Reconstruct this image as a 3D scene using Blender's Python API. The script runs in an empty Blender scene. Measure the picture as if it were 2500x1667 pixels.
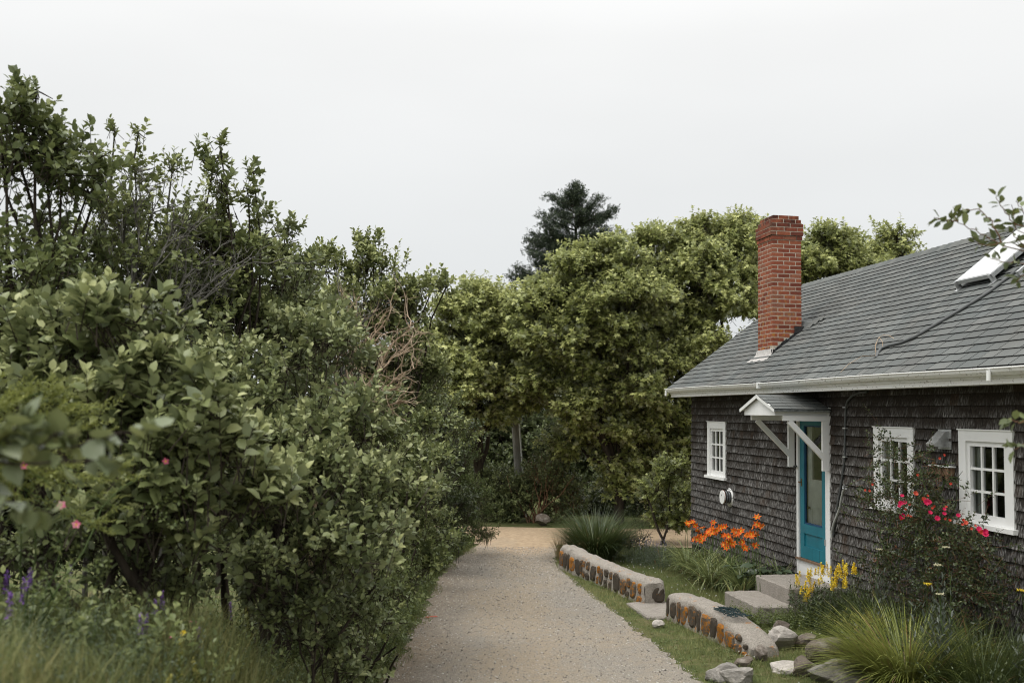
import bpy, math, random
import numpy as np
from mathutils import Vector, Matrix

R = math.radians
random.seed(7)
RNG = np.random.default_rng(7)
scene = bpy.context.scene
COL = scene.collection

# ------------------------------------------------------------------ camera
CAM_H, FPX, PITCH, ROLL, WALL_AZ = 2.6, 2430.0, R(4.10), R(0.9), R(9.19)
cam_d = bpy.data.cameras.new('camera')
cam_d.sensor_width = 36.0
cam_d.lens = FPX / 2500.0 * 36.0
cam_d.clip_start = 0.05
cam_d.clip_end = 3000.0
cam_d.dof.use_dof = True
cam_d.dof.focus_distance = 14.0
cam_d.dof.aperture_fstop = 2.4
cam = bpy.data.objects.new('camera', cam_d)
COL.objects.link(cam)
cam.matrix_world = (Matrix.Translation((0, 0, CAM_H)) @ Matrix.Rotation(R(90) + PITCH, 4, 'X')
                    @ Matrix.Rotation(ROLL, 4, 'Z'))
scene.camera = cam

# ------------------------------------------------------------------ light
SUN_EL, SUN_AZ = R(66), R(-120)         # azimuth from +Y towards +X (the light comes from behind the camera's left shoulder)
world = bpy.data.worlds.new('World')
scene.world = world
world.use_nodes = True
wn, wl = world.node_tree.nodes, world.node_tree.links
wn.clear()
w_out = wn.new('ShaderNodeOutputWorld')
w_bg = wn.new('ShaderNodeBackground')
w_sky = wn.new('ShaderNodeTexSky')
w_sky.sky_type = 'NISHITA'
w_sky.sun_disc = False
w_sky.sun_elevation = SUN_EL
w_sky.sun_rotation = SUN_AZ
w_tc = wn.new('ShaderNodeTexCoord')
w_sep = wn.new('ShaderNodeSeparateXYZ')
wl.new(w_tc.outputs['Generated'], w_sep.inputs[0])
w_map = wn.new('ShaderNodeMapping')
w_map.inputs['Scale'].default_value = (1.0, 1.0, 3.2)
wl.new(w_tc.outputs['Generated'], w_map.inputs[0])
w_noise = wn.new('ShaderNodeTexNoise')
w_noise.inputs['Scale'].default_value = 1.7
w_noise.inputs['Detail'].default_value = 4.0
w_noise.inputs['Roughness'].default_value = 0.45
wl.new(w_map.outputs[0], w_noise.inputs['Vector'])
w_ramp = wn.new('ShaderNodeValToRGB')               # overcast luminance by elevation
w_ramp.color_ramp.elements[0].position = 0.0
w_ramp.color_ramp.elements[0].color = (0.53, 0.548, 0.553, 1)
w_ramp.color_ramp.elements[1].position = 1.0
w_ramp.color_ramp.elements[1].color = (1.85, 1.85, 1.83, 1)
e = w_ramp.color_ramp.elements.new(0.16)
e.color = (0.615, 0.627, 0.628, 1)
e = w_ramp.color_ramp.elements.new(0.36)
e.color = (0.735, 0.737, 0.73, 1)
wl.new(w_sep.outputs['Z'], w_ramp.inputs[0])
w_nm = wn.new('ShaderNodeMapRange')
w_nm.inputs['From Min'].default_value = 0.3
w_nm.inputs['From Max'].default_value = 0.7
w_nm.inputs['To Min'].default_value = 0.945
w_nm.inputs['To Max'].default_value = 1.035
wl.new(w_noise.outputs['Fac'], w_nm.inputs['Value'])
w_mul = wn.new('ShaderNodeVectorMath'); w_mul.operation = 'SCALE'
wl.new(w_ramp.outputs['Color'], w_mul.inputs[0])
wl.new(w_nm.outputs['Result'], w_mul.inputs['Scale'])
w_sc = wn.new('ShaderNodeVectorMath'); w_sc.operation = 'SCALE'
w_sc.inputs['Scale'].default_value = 0.004
wl.new(w_sky.outputs['Color'], w_sc.inputs[0])
w_add = wn.new('ShaderNodeVectorMath'); w_add.operation = 'ADD'
wl.new(w_mul.outputs[0], w_add.inputs[0])
wl.new(w_sc.outputs[0], w_add.inputs[1])
wl.new(w_add.outputs[0], w_bg.inputs['Color'])
w_bg.inputs['Strength'].default_value = 1.0
wl.new(w_bg.outputs[0], w_out.inputs['Surface'])

sun_d = bpy.data.lights.new('sun', 'SUN')
sun_d.energy = 1.3
sun_d.angle = R(25)
sun_d.color = (1.0, 0.965, 0.91)
sun = bpy.data.objects.new('sun', sun_d)
COL.objects.link(sun)
_sd = Vector((math.sin(SUN_AZ) * math.cos(SUN_EL), math.cos(SUN_AZ) * math.cos(SUN_EL), math.sin(SUN_EL)))
sun.rotation_euler = (-_sd).to_track_quat('-Z', 'Y').to_euler()
sun.location = (-20, 0, 40)

scene.view_settings.view_transform = 'Standard'
scene.view_settings.look = 'None'
scene.view_settings.exposure = 0.32
scene.view_settings.gamma = 1.0
scene.view_settings.use_curve_mapping = False
scene.render.engine = 'CYCLES'
scene.cycles.use_denoising = True
scene.cycles.max_bounces = 6
scene.cycles.diffuse_bounces = 2
scene.cycles.glossy_bounces = 2
scene.cycles.transmission_bounces = 4
scene.cycles.transparent_max_bounces = 6
scene.cycles.caustics_reflective = False
scene.cycles.caustics_refractive = False
scene.cycles.sample_clamp_indirect = 4.0
scene.cycles.pixel_filter_type = 'BLACKMAN_HARRIS'
scene.cycles.filter_width = 1.05

# ------------------------------------------------------------------ surveying helpers
def ray(px, py):
    x, y = px - 1250.0, py - 833.5
    X = x * math.cos(ROLL) + y * math.sin(ROLL)
    Y = -x * math.sin(ROLL) + y * math.cos(ROLL)
    return np.array([X, FPX * math.cos(PITCH) + Y * math.sin(PITCH), FPX * math.sin(PITCH) - Y * math.cos(PITCH)]) / FPX
def at(px, py, d):
    """the point seen at that pixel of the survey picture, d metres down the lane"""
    r = ray(px, py)
    return np.array([0, 0, CAM_H]) + r * (d / r[1])
U = np.array([math.sin(WALL_AZ), -math.cos(WALL_AZ), 0.0])      # along the cottage wall, towards the camera
K = np.array([-math.cos(WALL_AZ), -math.sin(WALL_AZ), 0.0])     # out of the wall, towards the lane
O0 = np.array([3.4474, 18.9521, 0.0])                            # far corner of the cottage
def H(s, k, z):
    return O0 + U * s + K * k + np.array([0, 0, z])
def sstep(a, b, x):
    t = np.clip((x - a) / (b - a), 0, 1)
    return t * t * (3 - 2 * t)
def gz(x, y):
    """height of the ground"""
    x = np.asarray(x, float); y = np.asarray(y, float)
    z = 1.0 * np.clip(1 - np.clip(y, -3, 99) / 9.3, 0, 2) ** 1.35
    z = z + 0.95 * sstep(9.0, 4.8, y) * sstep(-0.9, -1.55, x)
    z = z + 0.18 * sstep(-1.1, -2.6, x) * sstep(20, 15, y)
    z = z + 0.9 * sstep(24, 45, y)
    z = z + 0.02 * np.sin(x * 1.3 + 0.7) * np.cos(y * 0.9)
    return z
def on(px, py, z=0.0):
    r = ray(px, py)
    return np.array([0, 0, CAM_H]) + r * ((z - CAM_H) / r[2])

# ------------------------------------------------------------------ object helpers
def put(o, parent=None):
    COL.objects.link(o)
    if parent is not None:
        o.parent = parent
    return o
def tag(o, label=None, cat=None, group=None, kind=None):
    if label: o['label'] = label
    if cat: o['category'] = cat
    if group: o['group'] = group
    if kind: o['kind'] = kind
    return o
def thing(name, label, cat, loc=(0, 0, 0), group=None):
    o = bpy.data.objects.new(name, None)
    o.empty_display_size = 0.1
    o.location = Vector(loc)
    put(o)
    return tag(o, label, cat, group)

class MB:
    """collects vertices and faces and turns them into one mesh object"""
    def __init__(self):
        self.v, self.t, self.q, self.tint, self.tm, self.qm, self.n = [], [], [], [], [], [], 0
    def add(self, V, T=None, Q=None, tint=0.5, m=0):
        V = np.asarray(V, float).reshape(-1, 3)
        self.v.append(V)
        self.tint.append(np.broadcast_to(np.asarray(tint, float), (len(V),)))
        if T is not None and len(T):
            T = np.asarray(T, int).reshape(-1, 3) + self.n
            self.t.append(T); self.tm.append(np.full(len(T), m))
        if Q is not None and len(Q):
            Q = np.asarray(Q, int).reshape(-1, 4) + self.n
            self.q.append(Q); self.qm.append(np.full(len(Q), m))
        self.n += len(V)
        return self
    def box(self, c, ax, ay, az, tint=0.5, m=0):
        """centre and three half-axis vectors"""
        c, ax, ay, az = [np.asarray(a, float) for a in (c, ax, ay, az)]
        V = [c + sx * ax + sy * ay + sz * az for sz in (-1, 1) for sy in (-1, 1) for sx in (-1, 1)]
        Q = [(0, 2, 3, 1), (4, 5, 7, 6), (0, 1, 5, 4), (2, 6, 7, 3), (0, 4, 6, 2), (1, 3, 7, 5)]
        if np.dot(np.cross(ax, ay), az) < 0:
            Q = [q[::-1] for q in Q]
        return self.add(V, None, Q, tint, m)
    def hbox(self, s0, s1, k0, k1, z0, z1, tint=0.5, m=0):
        return self.box(H((s0 + s1) / 2, (k0 + k1) / 2, (z0 + z1) / 2), U * (s1 - s0) / 2, K * (k1 - k0) / 2,
                        np.array([0, 0, (z1 - z0) / 2]), tint, m)
    def tube(self, pts, rad, sides=6, tint=0.5, m=0, caps=True):
        P = np.asarray(pts, float)
        n = len(P)
        rad = np.broadcast_to(np.asarray(rad, float), (n,))
        D = np.gradient(P, axis=0)
        D /= np.linalg.norm(D, axis=1, keepdims=True) + 1e-9
        ref = np.array([0, 0, 1.0]) if abs(D[:, 2]).mean() < 0.8 else np.array([1.0, 0, 0])
        A = np.cross(D, ref); A /= np.linalg.norm(A, axis=1, keepdims=True) + 1e-9
        B = np.cross(D, A)
        a = np.arange(sides) * 2 * math.pi / sides
        V = P[:, None] + rad[:, None, None] * (np.cos(a)[None, :, None] * A[:, None] + np.sin(a)[None, :, None] * B[:, None])
        i = np.arange(n - 1)[:, None] * sides; j = np.arange(sides)[None]
        jn = (j + 1) % sides
        Q = np.stack([i + j, i + sides + j, i + sides + jn, i + jn], -1).reshape(-1, 4)
        V = V.reshape(-1, 3)
        T = []
        if caps and sides > 2:
            for e0 in (0, (n - 1) * sides):
                T += [(e0, e0 + x, e0 + x + 1) if e0 else (e0, e0 + x + 1, e0 + x) for x in range(1, sides - 1)]
        return self.add(V, T, Q, tint, m)
    def mesh(self, name, mats, smooth=False, grad=None):
        me = bpy.data.meshes.new(name)
        V = np.concatenate(self.v)
        T = np.concatenate(self.t) if self.t else np.zeros((0, 3), int)
        Q = np.concatenate(self.q) if self.q else np.zeros((0, 4), int)
        me.vertices.add(len(V)); me.vertices.foreach_set('co', V.ravel())
        me.loops.add(T.size + Q.size)
        me.loops.foreach_set('vertex_index', np.concatenate([T.ravel(), Q.ravel()]))
        me.polygons.add(len(T) + len(Q))
        me.polygons.foreach_set('loop_start', np.concatenate([np.arange(len(T)) * 3, T.size + np.arange(len(Q)) * 4]))
        mi = np.concatenate(self.tm + self.qm) if (self.tm or self.qm) else np.zeros(0)
        me.polygons.foreach_set('material_index', mi.astype(np.int32))
        me.polygons.foreach_set('use_smooth', np.full(len(mi), bool(smooth)))
        a = me.attributes.new('tint', 'FLOAT', 'POINT')
        a.data.foreach_set('value', np.concatenate(self.tint).astype(np.float32))
        if grad is not None:
            me.attributes.new('butt', 'FLOAT', 'POINT').data.foreach_set('value', np.tile(np.asarray(grad, np.float32), len(V) // len(grad)))
        for m in (mats if isinstance(mats, (list, tuple)) else [mats]):
            me.materials.append(m)
        me.update(calc_edges=True)
        return me
    def build(self, name, mats, parent=None, smooth=False, kind=None, grad=None):
        P = np.zeros(3)
        if parent is not None:                       # vertices are given in world space
            q = parent
            while q is not None:
                P = P + np.array(q.location); q = q.parent
            self.v = [v - P for v in self.v]
        o = bpy.data.objects.new(name, self.mesh(name, mats, smooth, grad))
        put(o, parent)
        if kind: o['kind'] = kind
        return o

# ------------------------------------------------------------------ materials
class N:
    def __init__(self, name):
        self.m = bpy.data.materials.new(name)
        self.m.use_nodes = True
        self.t = self.m.node_tree
        self.b = self.t.nodes['Principled BSDF']
        self.out = self.t.nodes['Material Output']
    def n(self, typ, **kw):
        nd = self.t.nodes.new('ShaderNode' + typ)
        for k, v in kw.items():
            if k in nd.inputs.keys():
                if isinstance(v, bpy.types.NodeSocket): self.t.links.new(v, nd.inputs[k])
                else: nd.inputs[k].default_value = v
            else:
                setattr(nd, k, v)
        return nd
    def link(self, a, b): self.t.links.new(a, b)
    def pos(self, scale=(1, 1, 1)):
        g = self.n('NewGeometry')
        mp = self.n('Mapping')
        mp.inputs['Scale'].default_value = scale
        self.link(g.outputs['Position'], mp.inputs['Vector'])
        return mp.outputs[0]
    def obj(self, scale=(1, 1, 1)):
        g = self.n('TexCoord')
        mp = self.n('Mapping')
        mp.inputs['Scale'].default_value = scale
        self.link(g.outputs['Object'], mp.inputs['Vector'])
        return mp.outputs[0]
    def noise(self, scale, detail=4, rough=0.55, vec=None, out='Fac'):
        nd = self.n('TexNoise')
        nd.inputs['Scale'].default_value = scale
        nd.inputs['Detail'].default_value = detail
        nd.inputs['Roughness'].default_value = rough
        self.link(vec if vec is not None else self.pos(), nd.inputs['Vector'])
        return nd.outputs[out]
    def ramp(self, fac, stops):
        nd = self.n('ValToRGB')
        cr = nd.color_ramp
        while len(cr.elements) < len(stops): cr.elements.new(0.5)
        for e, (p, c) in zip(cr.elements, stops):
            e.position = p
            e.color = (*c, 1) if len(c) == 3 else c
        self.link(fac, nd.inputs[0])
        return nd.outputs['Color']
    def mix(self, fac, a, b, mode='MIX'):
        nd = self.n('Mix', data_type='RGBA', blend_type=mode)
        for v, i in ((fac, 0), (a, 6), (b, 7)):
            if isinstance(v, bpy.types.NodeSocket): self.link(v, nd.inputs[i])
            else: nd.inputs[i].default_value = (*v, 1) if isinstance(v, (tuple, list)) else v
        return nd.outputs[2]
    def math(self, op, a, b=0.5):
        nd = self.n('Math', operation=op)
        for v, i in ((a, 0), (b, 1)):
            if isinstance(v, bpy.types.NodeSocket): self.link(v, nd.inputs[i])
            else: nd.inputs[i].default_value = v
        return nd.outputs[0]
    def rng(self, fac, lo, hi, a=0.0, b=1.0):
        nd = self.n('MapRange')
        self.link(fac, nd.inputs['Value'])
        for k, v in (('From Min', lo), ('From Max', hi), ('To Min', a), ('To Max', b)):
            nd.inputs[k].default_value = v
        return nd.outputs['Result']
    def tint(self):
        """a random number for each piece: its own attribute plus the object's"""
        a = self.n('Attribute', attribute_name='tint').outputs['Fac']
        o = self.n('ObjectInfo').outputs['Random']
        return self.math('FRACT', self.math('ADD', a, o))
    def bump(self, h, strength=0.5, dist=0.01):
        nd = self.n('Bump')
        nd.inputs['Strength'].default_value = strength
        nd.inputs['Distance'].default_value = dist
        self.link(h, nd.inputs['Height'])
        self.link(nd.outputs[0], self.b.inputs['Normal'])
    def done(self, col, rough=0.7, spec=0.3, metal=0.0):
        for v, k in ((col, 'Base Color'), (rough, 'Roughness'), (spec, 'Specular IOR Level'), (metal, 'Metallic')):
            if isinstance(v, bpy.types.NodeSocket): self.link(v, self.b.inputs[k])
            else: self.b.inputs[k].default_value = (*v, 1) if isinstance(v, (tuple, list)) else v
        return self.m

def m_plain(name, col, rough=0.6, spec=0.3, var=0.15, scale=6.0, metal=0.0):
    n = N(name)
    f = n.noise(scale, 4)
    c = n.mix(n.rng(f, 0.3, 0.7), tuple(x * (1 - var) for x in col), tuple(min(1, x * (1 + var)) for x in col))
    return n.done(c, rough, spec, metal)

def m_leaf(name, dark, mid, bright, back=None, trans=0.2, rough=0.42, spec=0.4):
    n = N(name)
    a = n.n('Attribute', attribute_name='tint').outputs['Fac']
    o = n.n('ObjectInfo').outputs['Random']
    f = n.math('ADD', a, n.rng(o, 0, 1, -0.06, 0.06))
    c = n.ramp(f, [(0.0, dark), (0.5, mid), (1.0, bright)])
    g = n.n('NewGeometry')
    bk = back or tuple(0.5 * m + 0.5 * b + 0.02 for m, b in zip(mid, bright))
    c2 = n.mix(n.math('MULTIPLY', g.outputs['Backfacing'], 0.75), c, bk)
    n.done(c2, rough, spec)
    tr = n.n('BsdfTranslucent')
    n.link(n.mix(0.4, c, tuple(min(1, b * 1.1) for b in bright)), tr.inputs['Color'])
    mx = n.n('MixShader')
    mx.inputs[0].default_value = trans
    n.link(n.b.outputs[0], mx.inputs[1]); n.link(tr.outputs[0], mx.inputs[2])
    n.link(mx.outputs[0], n.out.inputs['Surface'])
    return n.m

def mk_shingle():
    n = N('cedar_shingle')
    t = n.tint()
    grain = n.noise(7.0, 5, 0.62, n.pos((9, 9, 0.9)))
    fine = n.noise(16.0, 4, 0.6, n.pos((9, 9, 0.8)))
    blot = n.noise(2.6, 4, 0.6, n.pos((1, 1, 0.6)))
    grey = n.ramp(grain, [(0.36, (0.014, 0.0125, 0.011)), (0.48, (0.06, 0.055, 0.05)), (0.58, (0.18, 0.174, 0.167)), (0.69, (0.40, 0.39, 0.375))])
    dark = n.ramp(fine, [(0.3, (0.010, 0.0085, 0.0075)), (0.55, (0.034, 0.027, 0.021)), (0.8, (0.10, 0.082, 0.066))])
    brown = n.ramp(fine, [(0.3, (0.022, 0.014, 0.009)), (0.7, (0.11, 0.066, 0.038))])
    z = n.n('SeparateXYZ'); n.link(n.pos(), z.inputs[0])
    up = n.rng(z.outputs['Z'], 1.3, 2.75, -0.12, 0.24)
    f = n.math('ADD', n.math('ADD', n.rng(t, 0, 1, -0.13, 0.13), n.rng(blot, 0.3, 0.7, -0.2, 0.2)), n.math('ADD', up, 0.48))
    bt = n.n('Attribute', attribute_name='butt').outputs['Fac']     # each shingle is paler at its lower end, darker towards its top
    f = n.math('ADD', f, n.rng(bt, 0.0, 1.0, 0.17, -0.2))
    c = n.mix(n.rng(f, 0.3, 0.72), grey, dark)
    c = n.mix(n.math('MULTIPLY', n.rng(n.math('FRACT', n.math('MULTIPLY', t, 7.13)), 0.9, 1.0), 0.4), c, brown)
    n.bump(fine, 0.5, 0.004)
    return n.done(c, 0.85, 0.15)
def mk_roof():
    n = N('asphalt_shingle')
    t = n.tint()
    sp = n.noise(240.0, 2, 0.7)
    big = n.noise(1.6, 3)
    c = n.ramp(t, [(0.0, (0.070, 0.082, 0.083)), (0.5, (0.115, 0.127, 0.125)), (1.0, (0.19, 0.195, 0.185))])
    c = n.mix(0.55, c, n.ramp(sp, [(0.35, (0.05, 0.06, 0.06)), (0.65, (0.21, 0.215, 0.205))]))
    c = n.mix(n.rng(big, 0.35, 0.75, 0, 0.5), c, (0.11, 0.105, 0.095))
    n.bump(sp, 0.35, 0.003)
    return n.done(c, 0.9, 0.2)
def mk_brick():
    n = N('red_brick')
    t = n.tint()
    f = n.noise(30, 5, 0.65)
    z = n.n('SeparateXYZ'); n.link(n.pos(), z.inputs[0])
    c = n.ramp(t, [(0.0, (0.17, 0.048, 0.030)), (0.35, (0.27, 0.075, 0.042)), (0.7, (0.36, 0.115, 0.060)), (1.0, (0.25, 0.11, 0.072))])
    c = n.mix(n.rng(f, 0.35, 0.75, 0, 0.6), c, (0.10, 0.035, 0.024))
    soot = n.math('MULTIPLY', n.rng(z.outputs['Z'], 5.45, 5.75), n.rng(n.noise(9, 4), 0.4, 0.62, 0, 0.8))
    c = n.mix(soot, c, (0.035, 0.018, 0.014))
    lich = n.math('MULTIPLY', n.rng(z.outputs['Z'], 5.2, 3.5), n.rng(n.noise(17, 3, 0.5), 0.56, 0.64, 0, 1.0))
    c = n.mix(n.math('MULTIPLY', lich, 0.75), c, (0.42, 0.20, 0.03))
    n.bump(f, 0.5, 0.004)
    return n.done(c, 0.85, 0.2)
def mk_white(name, dirt=0.35, col=(0.87, 0.875, 0.86)):
    n = N(name)
    f = n.noise(5, 5, 0.6, n.pos((1, 1, 0.35)))
    g = n.noise(60, 3, 0.6)
    c = n.mix(n.rng(f, 0.5, 0.8, 0, dirt), col, (0.42, 0.42, 0.38))
    c = n.mix(n.rng(g, 0.66, 0.74, 0, dirt), c, (0.28, 0.25, 0.2))
    n.bump(n.noise(40, 3), 0.1, 0.003)
    return n.done(c, 0.5, 0.35)
def mk_gutter():
    n = N('gutter_paint')
    f = n.noise(3, 5, 0.65, n.pos((1, 1, 5)))
    g = n.noise(26, 4, 0.6, n.pos((1, 1, 1.6)))
    c = n.mix(n.rng(f, 0.55, 0.75, 0, 0.45), (0.88, 0.88, 0.86), (0.55, 0.53, 0.47))
    c = n.mix(n.rng(g, 0.6, 0.68, 0, 0.8), c, (0.17, 0.14, 0.10))
    return n.done(c, 0.45, 0.4)
def mk_teal():
    n = N('teal_paint')
    f = n.noise(4, 4); g = n.noise(55, 4, 0.7, n.pos((1, 1, 0.25)))
    c = n.mix(n.rng(f, 0.3, 0.7), (0.014, 0.155, 0.205), (0.02, 0.20, 0.26))
    z = n.n('SeparateXYZ'); n.link(n.pos(), z.inputs[0])
    wear = n.math('MULTIPLY', n.rng(g, 0.66, 0.70, 0, 0.8), n.rng(z.outputs['Z'], 1.0, 0.62))
    c = n.mix(wear, c, (0.10, 0.16, 0.17))
    return n.done(c, 0.42, 0.4)
def mk_concrete(name, col=(0.40, 0.375, 0.34), lichen=0.0):
    n = N(name)
    sp = n.noise(62, 4, 0.85); md = n.noise(9, 6, 0.7); bg = n.noise(2.2, 4, 0.6)
    c = n.ramp(sp, [(0.3, tuple(x * 0.45 for x in col)), (0.5, tuple(x * 0.9 for x in col)), (0.72, tuple(min(1, x * 1.35) for x in col))])
    c = n.mix(n.rng(md, 0.5, 0.75, 0, 0.45), c, tuple(x * 0.42 for x in col))
    c = n.mix(n.rng(bg, 0.55, 0.75, 0, 0.35), c, (0.20, 0.19, 0.13))
    if lichen:
        c = n.mix(n.rng(n.noise(6.0, 6, 0.72), 0.60, 0.66, 0, lichen), c, (0.46, 0.19, 0.035))
    n.bump(n.math('ADD', sp, md), 0.9, 0.014)
    return n.done(c, 0.9, 0.2)
def mk_fieldstone():
    n = N('lichen_fieldstone')
    t = n.tint()
    md = n.noise(16, 7, 0.78); fi = n.noise(70, 4, 0.7)
    c = n.ramp(t, [(0.0, (0.07, 0.058, 0.044)), (0.5, (0.115, 0.095, 0.072)), (1.0, (0.16, 0.14, 0.115))])
    c = n.mix(n.rng(fi, 0.35, 0.7, 0, 0.6), c, (0.05, 0.042, 0.035))
    li = n.math('ADD', md, n.rng(t, 0, 1, -0.14, 0.06))
    c = n.mix(n.rng(li, 0.49, 0.55, 0, 0.9), c, n.ramp(fi, [(0.3, (0.20, 0.075, 0.012)), (0.7, (0.50, 0.20, 0.02))]))
    n.bump(md, 0.7, 0.02)
    return n.done(c, 0.92, 0.15)
def mk_rock(name, a, b, light=0.3):
    n = N(name)
    big = n.noise(5, 6, 0.65, n.obj((1, 1, 2.4))); fi = n.noise(55, 4, 0.75); wh = n.noise(8, 5, 0.6)
    c = n.mix(n.rng(big, 0.3, 0.7), a, b)
    c = n.mix(n.rng(fi, 0.4, 0.75, 0, 0.5), c, tuple(x * 0.4 for x in a))
    c = n.mix(n.rng(wh, 0.52, 0.66, 0, light), c, (0.52, 0.48, 0.43))
    n.bump(big, 0.9, 0.04)
    return n.done(c, 0.9, 0.2)
def mk_gravel():
    n = N('gravel')
    g = n.n('NewGeometry'); sx = n.n('SeparateXYZ'); n.link(g.outputs['Position'], sx.inputs[0])
    big = n.noise(0.9, 5, 0.6, n.pos((1, 0.45, 1))); md = n.noise(9, 5, 0.7); fi = n.noise(75, 3, 0.75); sp = n.noise(52, 3, 0.6)
    sand = n.ramp(fi, [(0.25, (0.20, 0.16, 0.11)), (0.5, (0.36, 0.30, 0.225)), (0.75, (0.47, 0.405, 0.315))])
    grey = n.ramp(fi, [(0.25, (0.11, 0.097, 0.08)), (0.48, (0.29, 0.262, 0.222)), (0.62, (0.40, 0.368, 0.318)), (0.8, (0.56, 0.53, 0.475))])
    edge = n.math('ABSOLUTE', n.math('SUBTRACT', n.math('MULTIPLY', sx.outputs['X'], 1.0), 0.12))
    f = n.math('ADD', n.rng(big, 0.3, 0.7, 0.0, 0.75), n.rng(md, 0.3, 0.7, -0.2, 0.35))
    f = n.math('ADD', f, n.rng(edge, 0.15, 0.75, -0.12, 0.16))
    far = n.rng(n.math('ADD', sx.outputs['Y'], n.rng(big, .3, .7, -1.2, 1.2)), 18.3, 20.2, 0, 1)
    c = n.mix(n.rng(f, 0.25, 0.75), sand, grey)
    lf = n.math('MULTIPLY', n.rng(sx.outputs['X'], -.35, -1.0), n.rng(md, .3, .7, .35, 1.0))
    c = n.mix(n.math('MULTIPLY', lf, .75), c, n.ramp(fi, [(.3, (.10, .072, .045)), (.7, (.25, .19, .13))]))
    c = n.mix(far, c, n.ramp(md, [(0.3, (0.35, 0.255, 0.165)), (0.7, (0.56, 0.43, 0.29))]))
    c = n.mix(n.rng(sp, 0.62, 0.72, 0, 0.6), c, (0.065, 0.055, 0.045))
    c = n.mix(n.rng(n.noise(150, 2, 0.6), 0.35, 0.65, 0.0, 0.55), c, n.mix(1.0, c, (0.60, 0.585, 0.55), 'MULTIPLY'))
    h = n.math('ADD', fi, n.math('MULTIPLY', md, 0.6))
    n.bump(h, 0.9, 0.015)
    return n.done(c, 0.95, 0.15)
def mk_ground():
    n = N('turf_soil')
    big = n.noise(1.6, 5, 0.6); fi = n.noise(45, 4, 0.7)
    c = n.ramp(big, [(0.3, (0.060, 0.080, 0.028)), (0.5, (0.10, 0.12, 0.042)), (0.7, (0.16, 0.145, 0.068))])
    c = n.mix(n.rng(n.noise(5.5, 4, .6), .52, .68, 0, .7), c, (0.22, 0.175, 0.10))
    c = n.mix(n.rng(fi, 0.35, 0.7, 0, 0.6), c, (0.035, 0.040, 0.016))
    n.bump(fi, 0.8, 0.02)
    return n.done(c, 0.95, 0.1)
def mk_bark(name, a, b, sc=14):
    n = N(name)
    f = n.noise(sc, 5, 0.65, n.pos((1, 1, 0.25)))
    c = n.mix(n.rng(f, 0.3, 0.7), a, b)
    n.bump(f, 0.6, 0.01)
    return n.done(c, 0.9, 0.15)
def mk_glass():
    n = N('window_glass')
    fr = n.n('Fresnel'); fr.inputs['IOR'].default_value = 1.5
    gl = n.n('BsdfGlossy'); gl.inputs['Roughness'].default_value = 0.03
    tr = n.n('BsdfTransparent'); tr.inputs['Color'].default_value = (0.86, 0.9, 0.88, 1)
    mx = n.n('MixShader')
    n.link(n.math('ADD', n.math('MULTIPLY', fr.outputs[0], 1.1), 0.03), mx.inputs[0])
    n.link(tr.outputs[0], mx.inputs[1]); n.link(gl.outputs[0], mx.inputs[2])
    n.link(mx.outputs[0], n.out.inputs['Surface'])
    return n.m

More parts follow.
